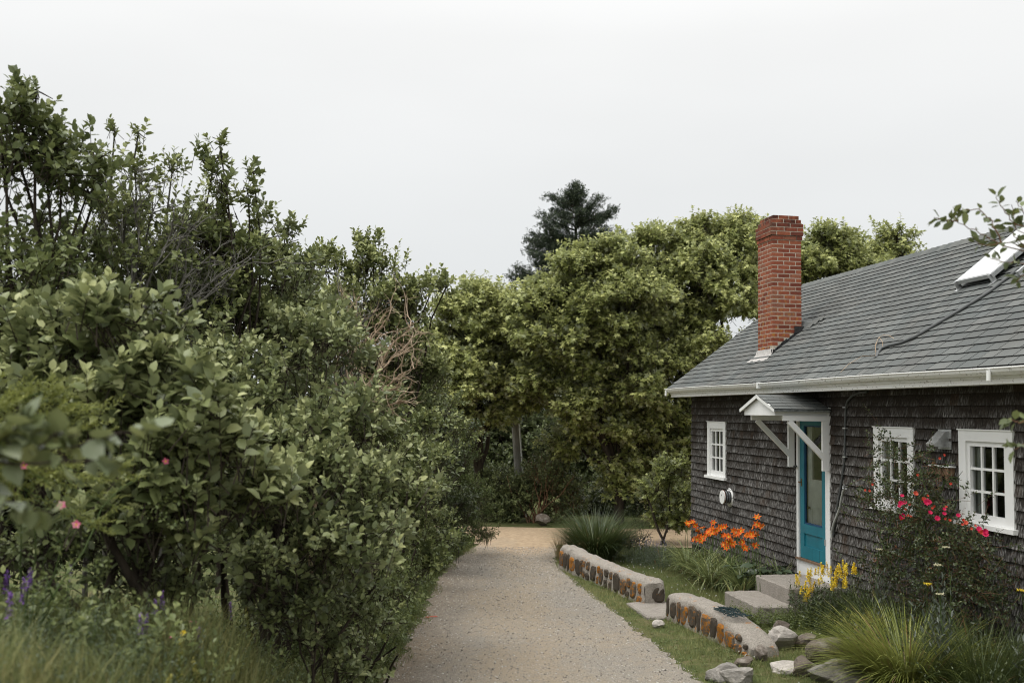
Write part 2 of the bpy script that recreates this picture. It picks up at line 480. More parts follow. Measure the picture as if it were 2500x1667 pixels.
MAT = dict(
    shingle=mk_shingle(), roof=mk_roof(), brick=mk_brick(), white=mk_white('white_paint', 0.12), trim=mk_white('trim_paint', 0.2, (0.83, 0.84, 0.82)),
    gutter=mk_gutter(), teal=mk_teal(), concrete=mk_concrete('step_concrete', (0.36, 0.325, 0.285)),
    mortar=mk_concrete('wall_mortar', (0.37, 0.335, 0.29), 0.75), bmortar=m_plain('brick_mortar', (0.50, 0.45, 0.37), 0.95, 0.1, 0.25, 30),
    stone=mk_fieldstone(), rock_a=mk_rock('granite_rock', (0.20, 0.185, 0.165), (0.33, 0.31, 0.28), 0.55),
    rock_b=mk_rock('brown_rock', (0.10, 0.085, 0.07), (0.22, 0.18, 0.145), 0.35), rock_c=mk_rock('pale_rock', (0.36, 0.33, 0.29), (0.50, 0.46, 0.42), 0.8),
    gravel=mk_gravel(), ground=mk_ground(), glass=mk_glass(),
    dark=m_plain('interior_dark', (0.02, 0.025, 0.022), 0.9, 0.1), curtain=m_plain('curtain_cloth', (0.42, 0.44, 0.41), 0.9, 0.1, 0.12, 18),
    inner=m_plain('inner_door_paint', (0.78, 0.78, 0.74), 0.6, 0.3, 0.2, 4), green=m_plain('green_blind', (0.03, 0.05, 0.042), 0.8, 0.1),
    cutedge=m_plain('shingle_edge', (0.012, 0.013, 0.013), 0.95, 0.1), lead=m_plain('lead_flashing', (0.22, 0.24, 0.245), 0.5, 0.4, 0.5, 25, 0.2),
    tar=m_plain('roof_tar', (0.025, 0.026, 0.026), 0.7, 0.3, 0.5, 30), tin=m_plain('apron_tin', (0.46, 0.44, 0.42), 0.5, 0.4, 0.25, 18),
    brass=m_plain('brass', (0.20, 0.12, 0.045), 0.4, 0.5, 0.3, 20, 0.6), iron=m_plain('iron', (0.05, 0.05, 0.05), 0.55, 0.4),
    conduit=m_plain('grey_conduit', (0.085, 0.09, 0.09), 0.5, 0.4), hose=m_plain('grey_hose', (0.36, 0.37, 0.35), 0.5, 0.35),
    galv=m_plain('galvanised', (0.5, 0.51, 0.51), 0.35, 0.5, 0.2, 30, 0.6), rust=m_plain('rust', (0.16, 0.06, 0.025), 0.9, 0.2, 0.5, 60),
    panel=m_plain('panel_glass', (0.60, 0.61, 0.61), 0.18, 0.6, 0.03, 3), wood=m_plain('old_wood', (0.20, 0.13, 0.085), 0.85, 0.15, 0.4, 30),
    polewood=mk_bark('pole_wood', (0.15, 0.14, 0.125), (0.30, 0.285, 0.26), 12), net=m_plain('net_rope', (0.014, 0.03, 0.032), 0.7, 0.2, 0.3),
    bark=mk_bark('bark_brown', (0.020, 0.016, 0.012), (0.065, 0.052, 0.04)), greybark=mk_bark('bark_grey', (0.055, 0.05, 0.043), (0.21, 0.20, 0.18), 20),
    deadtwig=mk_bark('dead_twig', (0.30, 0.205, 0.13), (0.54, 0.44, 0.33), 12), redtwig=mk_bark('red_twig', (0.12, 0.06, 0.035), (0.24, 0.14, 0.085), 12),
    stem=m_plain('green_stem', (0.075, 0.11, 0.035), 0.6, 0.2), pebble=m_plain('pebble', (0.20, 0.18, 0.155), 0.9, 0.2, 0.8, 90),
    straw=m_plain('straw', (0.36, 0.23, 0.12), 0.9, 0.1, 0.4, 60),
)
LEAF = dict(
    viburnum=m_leaf('viburnum_leaf', (0.055, 0.072, 0.028), (0.178, 0.212, 0.082), (0.42, 0.44, 0.2), (0.16, 0.19, 0.115)),
    cherry=m_leaf('shrub_leaf', (0.04, 0.054, 0.018), (0.138, 0.172, 0.058), (0.34, 0.365, 0.135), (0.12, 0.15, 0.08)),
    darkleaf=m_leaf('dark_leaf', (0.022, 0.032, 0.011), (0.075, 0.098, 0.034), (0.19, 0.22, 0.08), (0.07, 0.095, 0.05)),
    maple=m_leaf('maple_leaf', (0.08, 0.1, 0.03), (0.245, 0.278, 0.085), (0.52, 0.535, 0.2), (0.40, 0.43, 0.32), 0.22),
    back=m_leaf('background_leaf', (0.03, 0.042, 0.015), (0.098, 0.122, 0.044), (0.22, 0.25, 0.1), (0.12, 0.15, 0.085)),
    spruce=m_leaf('spruce_needle', (0.028, 0.04, 0.026), (0.078, 0.1, 0.06), (0.16, 0.185, 0.11), (0.03, 0.045, 0.035), 0.08, 0.6, 0.2),
    yew=m_leaf('yew_needle', (0.0185, 0.033, 0.0114), (0.0541, 0.078, 0.0199), (0.1313, 0.1575, 0.0427), None, 0.1, 0.6, 0.2),
    spirea=m_leaf('spirea_leaf', (0.08, 0.1, 0.022), (0.2, 0.225, 0.055), (0.34, 0.36, 0.1), None, 0.3),
    lawn=m_leaf('lawn_blade', (0.06, 0.085, 0.026), (0.142, 0.178, 0.056), (0.3, 0.285, 0.12), None, 0.2, 0.55, 0.25),
    clump=m_leaf('tall_grass_blade', (0.028, 0.046, 0.018), (0.075, 0.105, 0.036), (0.15, 0.18, 0.06), None, 0.22, 0.4, 0.4),
    limegrass=m_leaf('lime_grass_blade', (0.08, 0.11, 0.022), (0.25, 0.285, 0.068), (0.46, 0.46, 0.14), None, 0.3, 0.4, 0.4),
    daylily=m_leaf('daylily_blade', (0.05, 0.072, 0.026), (0.15, 0.19, 0.068), (0.34, 0.36, 0.15), None, 0.22, 0.38, 0.45),
    grey=m_leaf('grey_leaf', (0.045, 0.06, 0.042), (0.095, 0.115, 0.085), (0.16, 0.18, 0.14), None, 0.15),
    hosta=m_leaf('broad_leaf', (0.012, 0.026, 0.011), (0.034, 0.060, 0.028), (0.085, 0.12, 0.06), None, 0.12, 0.35, 0.5),
    meadow=m_leaf('meadow_blade', (0.048, 0.066, 0.024), (0.14, 0.165, 0.056), (0.3, 0.275, 0.115), None, 0.25, 0.55, 0.2),
    vetch=m_leaf('vetch_leaf', (0.03, 0.05, 0.024), (0.085, 0.115, 0.062), (0.17, 0.20, 0.12), None, 0.25),
    fern=m_leaf('weed_leaf', (0.04, 0.06, 0.018), (0.11, 0.145, 0.042), (0.22, 0.25, 0.08), None, 0.3),
    rose=m_leaf('rose_leaf', (0.016, 0.026, 0.011), (0.052, 0.074, 0.028), (0.15, 0.175, 0.065), None, 0.15, 0.4, 0.4),
    rosered=m_leaf('rose_bronze_leaf', (0.06, 0.028, 0.012), (0.14, 0.06, 0.025), (0.25, 0.10, 0.04), None, 0.2),
    mantle=m_leaf('lime_flower', (0.09, 0.095, 0.018), (0.22, 0.215, 0.04), (0.36, 0.34, 0.085), None, 0.25),
    dry=m_leaf('dry_blade', (0.15, 0.085, 0.035), (0.28, 0.18, 0.08), (0.42, 0.32, 0.17), None, 0.2),
    orange=m_leaf('orange_petal', (0.60, 0.075, 0.008), (0.80, 0.13, 0.012), (0.90, 0.26, 0.03), (0.75, 0.2, 0.05), 0.25, 0.5, 0.2),
    bud=m_leaf('lily_bud', (0.30, 0.14, 0.03), (0.50, 0.25, 0.07), (0.65, 0.3, 0.1), None, 0.1),
    yellow=m_leaf('yellow_petal', (0.7, 0.46, 0.02), (0.88, 0.66, 0.05), (0.95, 0.8, 0.12), None, 0.2, 0.5, 0.2),
    magenta=m_leaf('magenta_petal', (0.42, 0.004, 0.05), (0.66, 0.012, 0.10), (0.80, 0.06, 0.16), None, 0.2, 0.5, 0.2),
    redp=m_leaf('red_petal', (0.35, 0.02, 0.015), (0.55, 0.06, 0.035), (0.7, 0.16, 0.09), None, 0.2, 0.5, 0.2),
    pink=m_leaf('pink_petal', (0.62, 0.09, 0.22), (0.78, 0.2, 0.33), (0.85, 0.45, 0.5), None, 0.2, 0.5, 0.2),
    purple=m_leaf('purple_petal', (0.10, 0.035, 0.20), (0.19, 0.08, 0.34), (0.32, 0.18, 0.48), None, 0.2, 0.5, 0.2),
    lav=m_leaf('lavender_flower', (0.10, 0.09, 0.17), (0.17, 0.16, 0.27), (0.26, 0.25, 0.36), None, 0.2, 0.6, 0.2),
    cream=m_leaf('yarrow_flower', (0.45, 0.42, 0.25), (0.62, 0.58, 0.38), (0.75, 0.72, 0.52), None, 0.1),
    clover=m_leaf('clover_flower', (0.5, 0.5, 0.46), (0.6, 0.6, 0.56), (0.7, 0.7, 0.66), None, 0.1),
)

# ------------------------------------------------------------------ plant geometry
TEMPL = {
    'oval': (np.array([(0, 0, 0), (.28, .30, .05), (.28, 0, -.03), (.28, -.30, .05), (.66, .28, .02), (.66, 0, -.06), (.66, -.28, .02), (1, 0, -.15)]),
             [(0, 2, 1), (0, 3, 2), (4, 5, 7), (5, 6, 7)], [(1, 2, 5, 4), (2, 3, 6, 5)]),
    'oval4': (np.array([(0, 0, 0), (.42, .34, .06), (.42, -.34, .06), (1, 0, -.10)]), [(0, 3, 1), (0, 2, 3)], []),
    'maple': (np.array([(0, 0, 0), (.10, .42, -.05), (.36, .20, .03), (.70, .50, -.08), (.66, .15, .03), (1.05, 0, -.12),
                        (.66, -.15, .03), (.70, -.50, -.08), (.36, -.20, .03), (.10, -.42, -.05)]),
              [(0, 2, 1), (0, 4, 2), (2, 4, 3), (0, 6, 4), (4, 6, 5), (0, 8, 6), (6, 8, 7), (0, 9, 8)], []),
    'heart': (np.array([(0, 0, 0), (-.02, .22, .04), (.3, .40, .07), (.68, .26, .02), (1, 0, -.16), (.68, -.26, .02), (.3, -.40, .07), (-.02, -.22, .04), (.35, 0, -.03)]),
              [(8, 0, 1), (8, 1, 2), (8, 2, 3), (8, 3, 4), (8, 4, 5), (8, 5, 6), (8, 6, 7), (8, 7, 0)], []),
    'petal': (np.array([(0, 0, 0), (.5, .2, .1), (.55, 0, .02), (.5, -.2, .1), (1, 0, -.12)]), [(0, 2, 1), (0, 3, 2), (1, 2, 4), (2, 3, 4)], []),
}
def norm(a):
    return a / (np.linalg.norm(a, axis=-1, keepdims=True) + 1e-9)
def add_leaves(mb, P, D, Nn, size, tint, shape='oval', width=1.0, m=0):
    """one leaf for each row: foot P, direction D, rough normal Nn"""
    V0, T0, Q0 = TEMPL[shape]
    P, D, Nn = np.asarray(P).reshape(-1, 3), norm(np.asarray(D).reshape(-1, 3)), np.asarray(Nn).reshape(-1, 3)
    S = norm(np.cross(Nn, D)); Nn = np.cross(D, S)
    size = np.broadcast_to(np.asarray(size, float), (len(P),))[:, None, None]
    V = P[:, None] + size * (V0[None, :, 0:1] * D[:, None] + width * V0[None, :, 1:2] * S[:, None] + V0[None, :, 2:3] * Nn[:, None])
    n, k = len(P), len(V0)
    off = (np.arange(n) * k)[:, None, None]
    T = (np.array(T0)[None] + off).reshape(-1, 3) if len(T0) else None
    Q = (np.array(Q0)[None] + off).reshape(-1, 4) if len(Q0) else None
    mb.add(V.reshape(-1, 3), T, Q, np.repeat(np.broadcast_to(tint, (n,)), k), m)
def shoot_leaves(rng, P, D, L, nl, size, up=0.7, spread=60, droop=0.0, tipboost=0.25, tint0=0.45, tvar=0.3, petiole=0.0):
    """leaf rows set alternately along shoots; returns P, D, N, size, tint"""
    m = len(P)
    D = norm(D)
    t = (np.arange(nl) + 0.6) / nl
    ref = norm(rng.normal(size=(m, 3)))
    A = norm(np.cross(D, ref)); B = np.cross(D, A)
    phi = np.arange(nl)[None] * 2.4 + rng.uniform(0, 6.28, (m, 1)) + rng.normal(0, .3, (m, nl))
    side = np.cos(phi)[..., None] * A[:, None] + np.sin(phi)[..., None] * B[:, None]
    ang = R(spread) * (1.15 - 0.65 * t)[None] + rng.normal(0, .18, (m, nl))
    ld = norm(np.cos(ang)[..., None] * D[:, None] + np.sin(ang)[..., None] * side)
    ld[..., 2] -= droop * (0.5 + rng.uniform(0, 1, (m, nl)))
    ld = norm(ld)
    L = np.broadcast_to(np.asarray(L, float), (m,))
    pos = P[:, None] + D[:, None] * (L[:, None] * t[None])[..., None] + side * petiole
    nn = np.array([0, 0, up])[None, None] + 0.5 * D[:, None] + rng.normal(0, .38, (m, nl, 3))
    sz = np.broadcast_to(size, (m,))[:, None] * (1.0 - 0.35 * t[None] ** 3) * rng.uniform(.65, 1.15, (m, nl))
    ti = tint0 + rng.uniform(-tvar, tvar, (m, 1)) * .7 + rng.uniform(-tvar, tvar, (m, nl)) * .6 + tipboost * (t[None] - .4)
    return pos.reshape(-1, 3), ld.reshape(-1, 3), nn.reshape(-1, 3), sz.ravel(), np.clip(ti, 0, 1).ravel()
def twigs(mb, P, D, L, r=0.003, m=0):
    """three-sided thin twigs, all at once"""
    P = np.asarray(P); D = norm(np.asarray(D)); n = len(P)
    ref = np.where(np.abs(D[:, 2:3]) > .8, np.array([[1., 0, 0]]), np.array([[0, 0, 1.]]))
    A = norm(np.cross(D, ref)); B = np.cross(D, A)
    L = np.broadcast_to(np.asarray(L, float), (n,)); r = np.broadcast_to(np.asarray(r, float), (n,))
    Vs = []
    for a in (0, 2.094, 4.189):
        o = (math.cos(a) * A + math.sin(a) * B) * r[:, None]
        Vs += [P + o, P + D * L[:, None] + o * .35]
    V = np.stack(Vs, 1)
    Q0 = np.array([(0, 2, 3, 1), (2, 4, 5, 3), (4, 0, 1, 5)])
    Q = (Q0[None] + (np.arange(n) * 6)[:, None, None]).reshape(-1, 4)
    mb.add(V.reshape(-1, 3), None, Q, RNG.uniform(0, 1), m)
def wiggle(rng, a, b, n=6, amp=0.06, sag=0.0):
    a, b = np.asarray(a, float), np.asarray(b, float)
    t = np.linspace(0, 1, n)[:, None]
    L = np.linalg.norm(b - a)
    ph = rng.uniform(0, 6.28, (3, 3)); am = rng.normal(0, amp * L * .8, (3, 3))
    off = sum(am[j] * np.sin(t * (j + 1) * math.pi + ph[j] * (j > 0)) / (1 + .6 * j) for j in range(3)) * np.sin(t * math.pi) ** .5
    return a + (b - a) * t + off + np.array([0, 0, 1.]) * sag * L * np.sin(t * math.pi)

def woody(name, cat, label, base, blobs, leaf, shoots=60, nl=10, size=.06, L=.22, shape='oval', width=1.0, trunk_r=.04, bark='bark',
          up=.7, spread=60, droop=0.0, seed=1, tint0=.45, group=None, outward=.6, upward=.6, own_leaves=0, tipboost=.25, stems=1, shell=.55, flat=.8, clumps=0, cl_r=.2):
    """a tree or shrub: trunk, branches and a crown of leafy shoots; blobs = (x, y, z, radius[, density])"""
    rng = np.random.default_rng(seed)
    base = np.asarray(base, float)
    t = thing(name, label, cat, base, group)
    blobs = [tuple(b) if len(b) > 4 else (*b, 1.0) for b in blobs]
    C = np.array([b[:3] for b in blobs]); Rr = np.array([b[3] for b in blobs]); dn = np.array([b[4] for b in blobs])
    cen = (C * Rr[:, None]).sum(0) / Rr.sum()
    # trunk and limbs
    tr = MB()
    top = base + (cen - base) * .62
    for k in range(stems):
        b0 = base + (rng.normal(0, .12, 3) * [1, 1, 0] if stems > 1 else 0) - [0, 0, .08]
        tp = top + (rng.normal(0, .25, 3) if stems > 1 else 0)
        tr.tube(wiggle(rng, b0, tp, 7, .03), np.linspace(trunk_r, trunk_r * .55, 7), 7)
    tr.build('trunk', MAT[bark], t, True)
    for c, r in zip(C, Rr):
        br = MB()
        f = rng.uniform(.35, .95)
        s0 = base + (top - base) * f
        br.tube(wiggle(rng, s0, c, 7, .05, .04), np.linspace(trunk_r * .5, max(.004, trunk_r * .16), 7), 5)
        for q in range(5):
            d = norm(rng.normal(size=3) + [0, 0, .5])
            br.tube(wiggle(rng, c - d * r * .1, c + d * r * .85, 4, .07), np.linspace(max(.004, trunk_r * .16), .003, 4), 4)
        br.build('branch', MAT[bark], t, True)
    # shoots
    P, D, S = [], [], []
    for c, r, dd in zip(C, Rr, dn):
        n = max(4, int(shoots * (r / .4) ** 2 * dd))
        if clumps:
            m = max(3, int(clumps * (r / .8) ** 2))
            vc = norm(rng.normal(size=(m, 3)) + [0, 0, .25])
            rc_ = r * rng.uniform(.45, 1.12, m)
            cc = vc * rc_[:, None] * [1, 1, flat]
            w_ = rng.uniform(.4, 1.6, m); w_ /= w_.sum()
            k = rng.choice(m, n, p=w_)
            cl = cl_r * min(1.0, r / .3)
            q = cc[k] + rng.normal(0, 1, (n, 3)) * [cl, cl, cl * .5] * rng.uniform(.6, 1.3, m)[k][:, None]
            p = c + q
            v = norm(q + .5 * (q - cc[k]) / cl * r)
        else:
            v = norm(rng.normal(size=(n, 3)))
            rad = r * (shell + (1 - shell) * rng.uniform(0, 1, n) ** .7)
            p = c + v * rad[:, None] * [1, 1, flat]
        P.append(p)
        D.append(norm(outward * v + [0, 0, upward] + .45 * rng.normal(size=(n, 3))))
        S.append(size * rng.uniform(.8, 1.2, n))
    D_l = D
    P, D, S = np.concatenate(P), np.concatenate(D), np.concatenate(S)
    Ls = L * rng.uniform(.6, 1.3, len(P)) * np.concatenate([np.full(len(d_), min(1.0, .45 + r / .5)) for d_, r in zip(D_l, Rr)])
    P = P - D * Ls[:, None] * .5
    lp, ld, ln, ls, lt = shoot_leaves(rng, P, D, Ls, nl, S, up, spread, droop, tipboost, tint0)
    if own_leaves:                                # the leaves that show largest are parts of their own
        dist = np.linalg.norm(lp - [0, 0, CAM_H], axis=1)
        px = 1250 + 2430 * lp[:, 0] / lp[:, 1]
        vis = np.argsort(np.where((px > 0) & (px < 2500), dist, 99))[:own_leaves]
        V0, T0, Q0 = TEMPL[shape]
        one = MB().add(V0 * [1, width, 1], T0, Q0, .5 + tint0 * .2).mesh('leaf', LEAF[leaf], True)
        for i in vis:
            d = norm(ld[i]); s = norm(np.cross(ln[i], d)); nn = np.cross(d, s)
            o = bpy.data.objects.new('leaf', one)
            M = Matrix([[d[q] * ls[i], s[q] * ls[i], nn[q] * ls[i], lp[i][q] - base[q]] for q in range(3)] + [[0, 0, 0, 1]])
            put(o, t); o.matrix_local = M
        keep = np.ones(len(lp), bool); keep[vis] = False
        lp, ld, ln, ls, lt = lp[keep], ld[keep], ln[keep], ls[keep], lt[keep]
    cr = MB()
    add_leaves(cr, lp, ld, ln, ls, lt, shape, width)
    cr.build('crown', LEAF[leaf], t, True, 'stuff')
    tw = MB()
    twigs(tw, P - D * Ls[:, None] * .6, D, Ls * 1.55, np.clip(size * .05, .0015, .006))
    tw.build('twig', MAT[bark], t, False, 'stuff')
    return t
def px_blobs(rows):
    return [(*at(r[0], r[1], r[2]), *r[3:]) for r in rows]
def foot(x, y, dz=0.0):
    return np.array([x, y, float(gz(x, y)) + dz])

def blades(mb, rng, P, az, L, w, lean0, lean1, tint, seg=4, m=0):
    """arching strips: foot P, heading az, length L, width w, lean from vertical at foot and at tip (radians)"""
    n = len(P)
    L = np.broadcast_to(L, (n,)); w = np.broadcast_to(w, (n,)); lean0 = np.broadcast_to(lean0, (n,)); lean1 = np.broadcast_to(lean1, (n,))
    h = np.stack([np.cos(az), np.sin(az), np.zeros(n)], 1)
    sd = np.stack([-np.sin(az), np.cos(az), np.zeros(n)], 1)
    tw = rng.uniform(-.9, .9, n)[:, None]
    sd = norm(sd + h * tw * .7)
    pos = P.copy(); rows = []
    for i in range(seg + 1):
        f = i / seg
        ww = w * (1 - f ** 2.2) * (0.55 + .45 * min(1, f * 4)) if i < seg else w * 0.02
        rows.append(np.stack([pos + sd * (ww / 2)[:, None], pos - sd * (ww / 2)[:, None]], 1))
        a = lean0 + (lean1 - lean0) * f
        pos = pos + (h * np.sin(a)[:, None] + np.array([0, 0, 1.]) * np.cos(a)[:, None]) * (L / seg)[:, None]
    V = np.stack(rows, 1).reshape(n, -1, 3)
    k = V.shape[1]
    Q0 = np.array([(2 * i, 2 * i + 1, 2 * i + 3, 2 * i + 2) for i in range(seg)])
    Q = (Q0[None] + (np.arange(n) * k)[:, None, None]).reshape(-1, 4)
    mb.add(V.reshape(-1, 3), None, Q, np.repeat(np.broadcast_to(tint, (n,)), k), m)

# ================================================================== SETTING
def axis(lo, hi, fine_lo, fine_hi, step, coarse):
    a = list(np.arange(fine_lo, fine_hi + 1e-6, step))
    x = fine_lo; st = step
    left = []
    while x > lo:
        st *= coarse; x -= st; left.append(x)
    x = fine_hi; st = step; right = []
    while x < hi:
        st *= coarse; x += st; right.append(x)
    return np.array(left[::-1] + a + right)
gx, gy = axis(-900, 900, -6, 9, .3, 1.35), axis(-60, 1800, -1, 26, .3, 1.35)
X, Y = np.meshgrid(gx, gy)
Z = gz(X, Y)
idx = np.arange(X.size).reshape(X.shape)
g = MB().add(np.stack([X, Y, Z], -1), None, np.stack([idx[:-1, :-1], idx[:-1, 1:], idx[1:, 1:], idx[1:, :-1]], -1).reshape(-1, 4))
tag(g.build('ground', MAT['ground'], None, True), kind='structure')

ROAD_R = np.array([(2.75, -2), (2.4, 4), (2.05, 8), (1.86, 9.92), (1.68, 11.4), (1.40, 13.2), (1.10, 15.0), (.90, 16.5), (.82, 17.8), (.92, 19.6), (1.0, 20.6)])
ROAD_L = np.array([(-1.35, -2), (-1.25, 4), (-1.18, 8), (-1.15, 9.75), (-1.10, 11.2), (-1.08, 13.0), (-1.08, 14.8), (-1.04, 16.3), (-.86, 18.1), (-.62, 19.6), (-.6, 20.6)])
def edge_x(E, y): return np.interp(y, E[:, 1], E[:, 0])
def sheet(name, y0, y1, fl, fr, nx, ny, mat, lift, jit=.05):
    rng = np.random.default_rng(5)
    ys = np.linspace(y0, y1, ny)
    V = []
    for y in ys:
        a, b = fl(y) + rng.normal(0, jit), fr(y) + rng.normal(0, jit)
        xs = np.linspace(a, b, nx)
        V.append(np.stack([xs, np.full(nx, y), gz(xs, np.full(nx, y)) + lift], 1))
    V = np.array(V)
    i = np.arange(nx * ny).reshape(ny, nx)
    mb = MB().add(V, None, np.stack([i[:-1, :-1], i[:-1, 1:], i[1:, 1:], i[1:, :-1]], -1).reshape(-1, 4))
    return tag(mb.build(name, mat, None, True), kind='structure')
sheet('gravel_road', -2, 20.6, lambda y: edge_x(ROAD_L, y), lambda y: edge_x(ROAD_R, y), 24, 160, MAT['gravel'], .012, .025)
sheet('crossing_road', 19.9, 22.9, lambda y: -2.8 + .4 * math.sin(y), lambda y: 9.5, 44, 16, MAT['gravel'], .014, .05)

# pebbles lying on the gravel: too many to count
rng = np.random.default_rng(11)
def pebbles(n, ylo, yhi, r0, r1, E1, E2, rng):
    y = rng.uniform(ylo, yhi, n); t = rng.uniform(-.02, 1.02, n)
    x = edge_x(E1, y) * (1 - t) + edge_x(E2, y) * t
    r = r0 * (r1 / r0) ** (rng.uniform(0, 1, n) ** 3)
    z = gz(x, y) + .012 + r * .25
    base = np.array([(1, 0, 0), (0, 1, 0), (-1, 0, 0), (0, -1, 0), (0, 0, .75), (0, 0, -.6)])
    T0 = np.array([(0, 1, 4), (1, 2, 4), (2, 3, 4), (3, 0, 4), (1, 0, 5), (2, 1, 5), (3, 2, 5), (0, 3, 5)])
    a = rng.uniform(0, 6.28, n); c, s = np.cos(a)[:, None], np.sin(a)[:, None]
    B = base[None] * rng.uniform(.6, 1.3, (n, 6, 1)) * r[:, None, None]
    V = np.stack([x[:, None] + B[..., 0] * c - B[..., 1] * s, y[:, None] + B[..., 0] * s + B[..., 1] * c, z[:, None] + B[..., 2]], -1)
    mb = MB().add(V.reshape(-1, 3), (T0[None] + (np.arange(n) * 6)[:, None, None]).reshape(-1, 3), None, np.repeat(rng.uniform(0, 1, n), 6))
    return mb
n = N('pebble_mix')
pt = n.n('Attribute', attribute_name='tint').outputs['Fac']
MAT['pebmix'] = n.done(n.ramp(pt, [(0, (.08, .07, .06)), (.15, (.17, .15, .13)), (.6, (.34, .31, .27)), (1, (.56, .53, .48))]), .9, .2)
tag(pebbles(26000, 8.5, 19.5, .004, .014, ROAD_L, ROAD_R, rng).build('road_pebbles', MAT['pebmix']),
    'loose grey and tan pebbles strewn over the gravel lane', 'gravel', kind='stuff')

# ================================================================== COTTAGE
cot = thing('cottage', 'weathered dark shingled cottage with grey roof, teal door and brick chimney', 'house', H(5.5, -2.2, 0))
WIN = [(.885, 1.765), (6.686, 7.566), (8.43, 9.31)]
DOOR = (4.58, 5.40)
S_END, WTOP = 12.0, 2.97
SLOPE = .762
def roof_z(k): return 3.105 + SLOPE * (.44 - k)
RK, RZ = -2.27, 5.17
# --- walls (a solid slab with openings; interior left dark)
w = MB()
holes = [(a + .12, b - .12, 1.60, 2.385) for a, b in WIN] + [(DOOR[0], DOOR[1], .60, 2.62)]
cuts = sorted({0, S_END, *[h[0] for h in holes], *[h[1] for h in holes]})
for a, b in zip(cuts[:-1], cuts[1:]):
    hh = [h for h in holes if h[0] <= a + 1e-6 and h[1] >= b - 1e-6]
    if hh:
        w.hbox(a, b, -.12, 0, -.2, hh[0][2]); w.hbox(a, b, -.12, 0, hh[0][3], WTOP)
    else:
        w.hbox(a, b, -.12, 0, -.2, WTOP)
wall = w.build('wall', MAT['shingle'], cot)
for s0, s1 in ((0.0, .12), (S_END - .12, S_END)):      # gable ends
    A = [H(s, k, z) for s in (s0, s1) for k, z in ((0, -.2), (0, WTOP), (RK, RZ - .16), (2 * RK, WTOP), (2 * RK, -.2))]
    MB().add(A, [(0, 1, 2), (5, 7, 6), (2, 3, 4), (7, 9, 8), (0, 2, 4), (5, 9, 7)],
             [(0, 5, 6, 1), (1, 6, 7, 2), (2, 7, 8, 3), (3, 8, 9, 4)]).build('gable_wall', MAT['shingle'], cot)
MB().hbox(0, S_END, 2 * RK, 2 * RK + .12, -.2, WTOP).build('back_wall', MAT['shingle'], cot)
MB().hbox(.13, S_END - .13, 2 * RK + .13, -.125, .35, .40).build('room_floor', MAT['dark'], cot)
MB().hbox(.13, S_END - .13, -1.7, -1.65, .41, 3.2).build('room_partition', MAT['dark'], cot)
# --- wall shingles
rng = np.random.default_rng(21)
trims = [(a - .002, b + .002, 1.50, 2.497) for a, b in WIN] + [(4.515, 5.535, -.2, 2.76)]
SH = []
z0 = 1.357 - .127 * 9
course = 0
while z0 < 2.93:
    s = -.012 if course % 2 else -.012 - .06
    while s < S_END:
        wd = random.choice((.072, .09, .105, .12, .135, .155, .175, .2))
        a, b = max(s, -.012), min(s + wd, S_END)
        s += wd
        segs = [(a, b)]
        for t0, t1, q0, q1 in trims:
            if z0 + .09 > q0 and z0 + .03 < q1:
                ns = []
                for x0, x1 in segs:
                    if x1 <= t0 or x0 >= t1: ns.append((x0, x1)); continue
                    if x0 < t0: ns.append((x0, t0))
                    if x1 > t1: ns.append((t1, x1))
                segs = ns
        for x0, x1 in segs:
            if x1 - x0 > .018: SH.append((x0, x1, z0 + rng.normal(0, .0014), rng.uniform(-.002, .003)))
    z0 += .127; course += 1
def shingle_verts(w_, h=.142, t=.03):
    g_ = .0014
    # local: x along s, y out (k), z up
    return np.array([(-w_ / 2 + g_, 0, 0), (w_ / 2 - g_, 0, 0), (w_ / 2 - g_, t, 0), (-w_ / 2 + g_, t, 0),
                     (-w_ / 2 + g_, 0, h), (w_ / 2 - g_, 0, h), (w_ / 2 - g_, .003, h), (-w_ / 2 + g_, .003, h)])
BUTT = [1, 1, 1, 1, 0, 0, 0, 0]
SHQ = [(3, 2, 6, 7), (0, 1, 2, 3), (0, 3, 7, 4), (1, 5, 6, 2), (4, 7, 6, 5)]
SHQ = [q[::-1] for q in SHQ]
own, rest = [], []
cand = sorted([i for i, q in enumerate(SH) if 5.6 < q[0] < 9.85 and q[2] > 1.15 and q[1] - q[0] > .06], key=lambda i: -SH[i][0])
own = set(cand[:300])
cache = {}
BASIS = Matrix([[U[q], K[q], (0, 0, 1)[q], 0] for q in range(3)] + [[0, 0, 0, 1]])
c0 = np.array(cot.location)
mb = MB()
for i, (a, b, zz, dk) in enumerate(SH):
    wd = round((b - a) / .01) * .01
    if i in own:
        if wd not in cache:
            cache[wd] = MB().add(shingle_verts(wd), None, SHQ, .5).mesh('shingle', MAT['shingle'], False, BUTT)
        o = bpy.data.objects.new('shingle', cache[wd])
        put(o, wall)
        o.matrix_local = Matrix.Translation(Vector(H((a + b) / 2, .001 + dk * .3, zz) - c0)) @ BASIS
    else:
        L_ = shingle_verts(b - a)
        V = H((a + b) / 2, .001 + dk * .3, zz) + L_[:, :1] * U + L_[:, 1:2] * K + L_[:, 2:] * np.array([0, 0, 1.])
        mb.add(V, None, SHQ, rng.uniform(0, 1))
mb.build('shingle_field', MAT['shingle'], wall, False, 'stuff', BUTT)
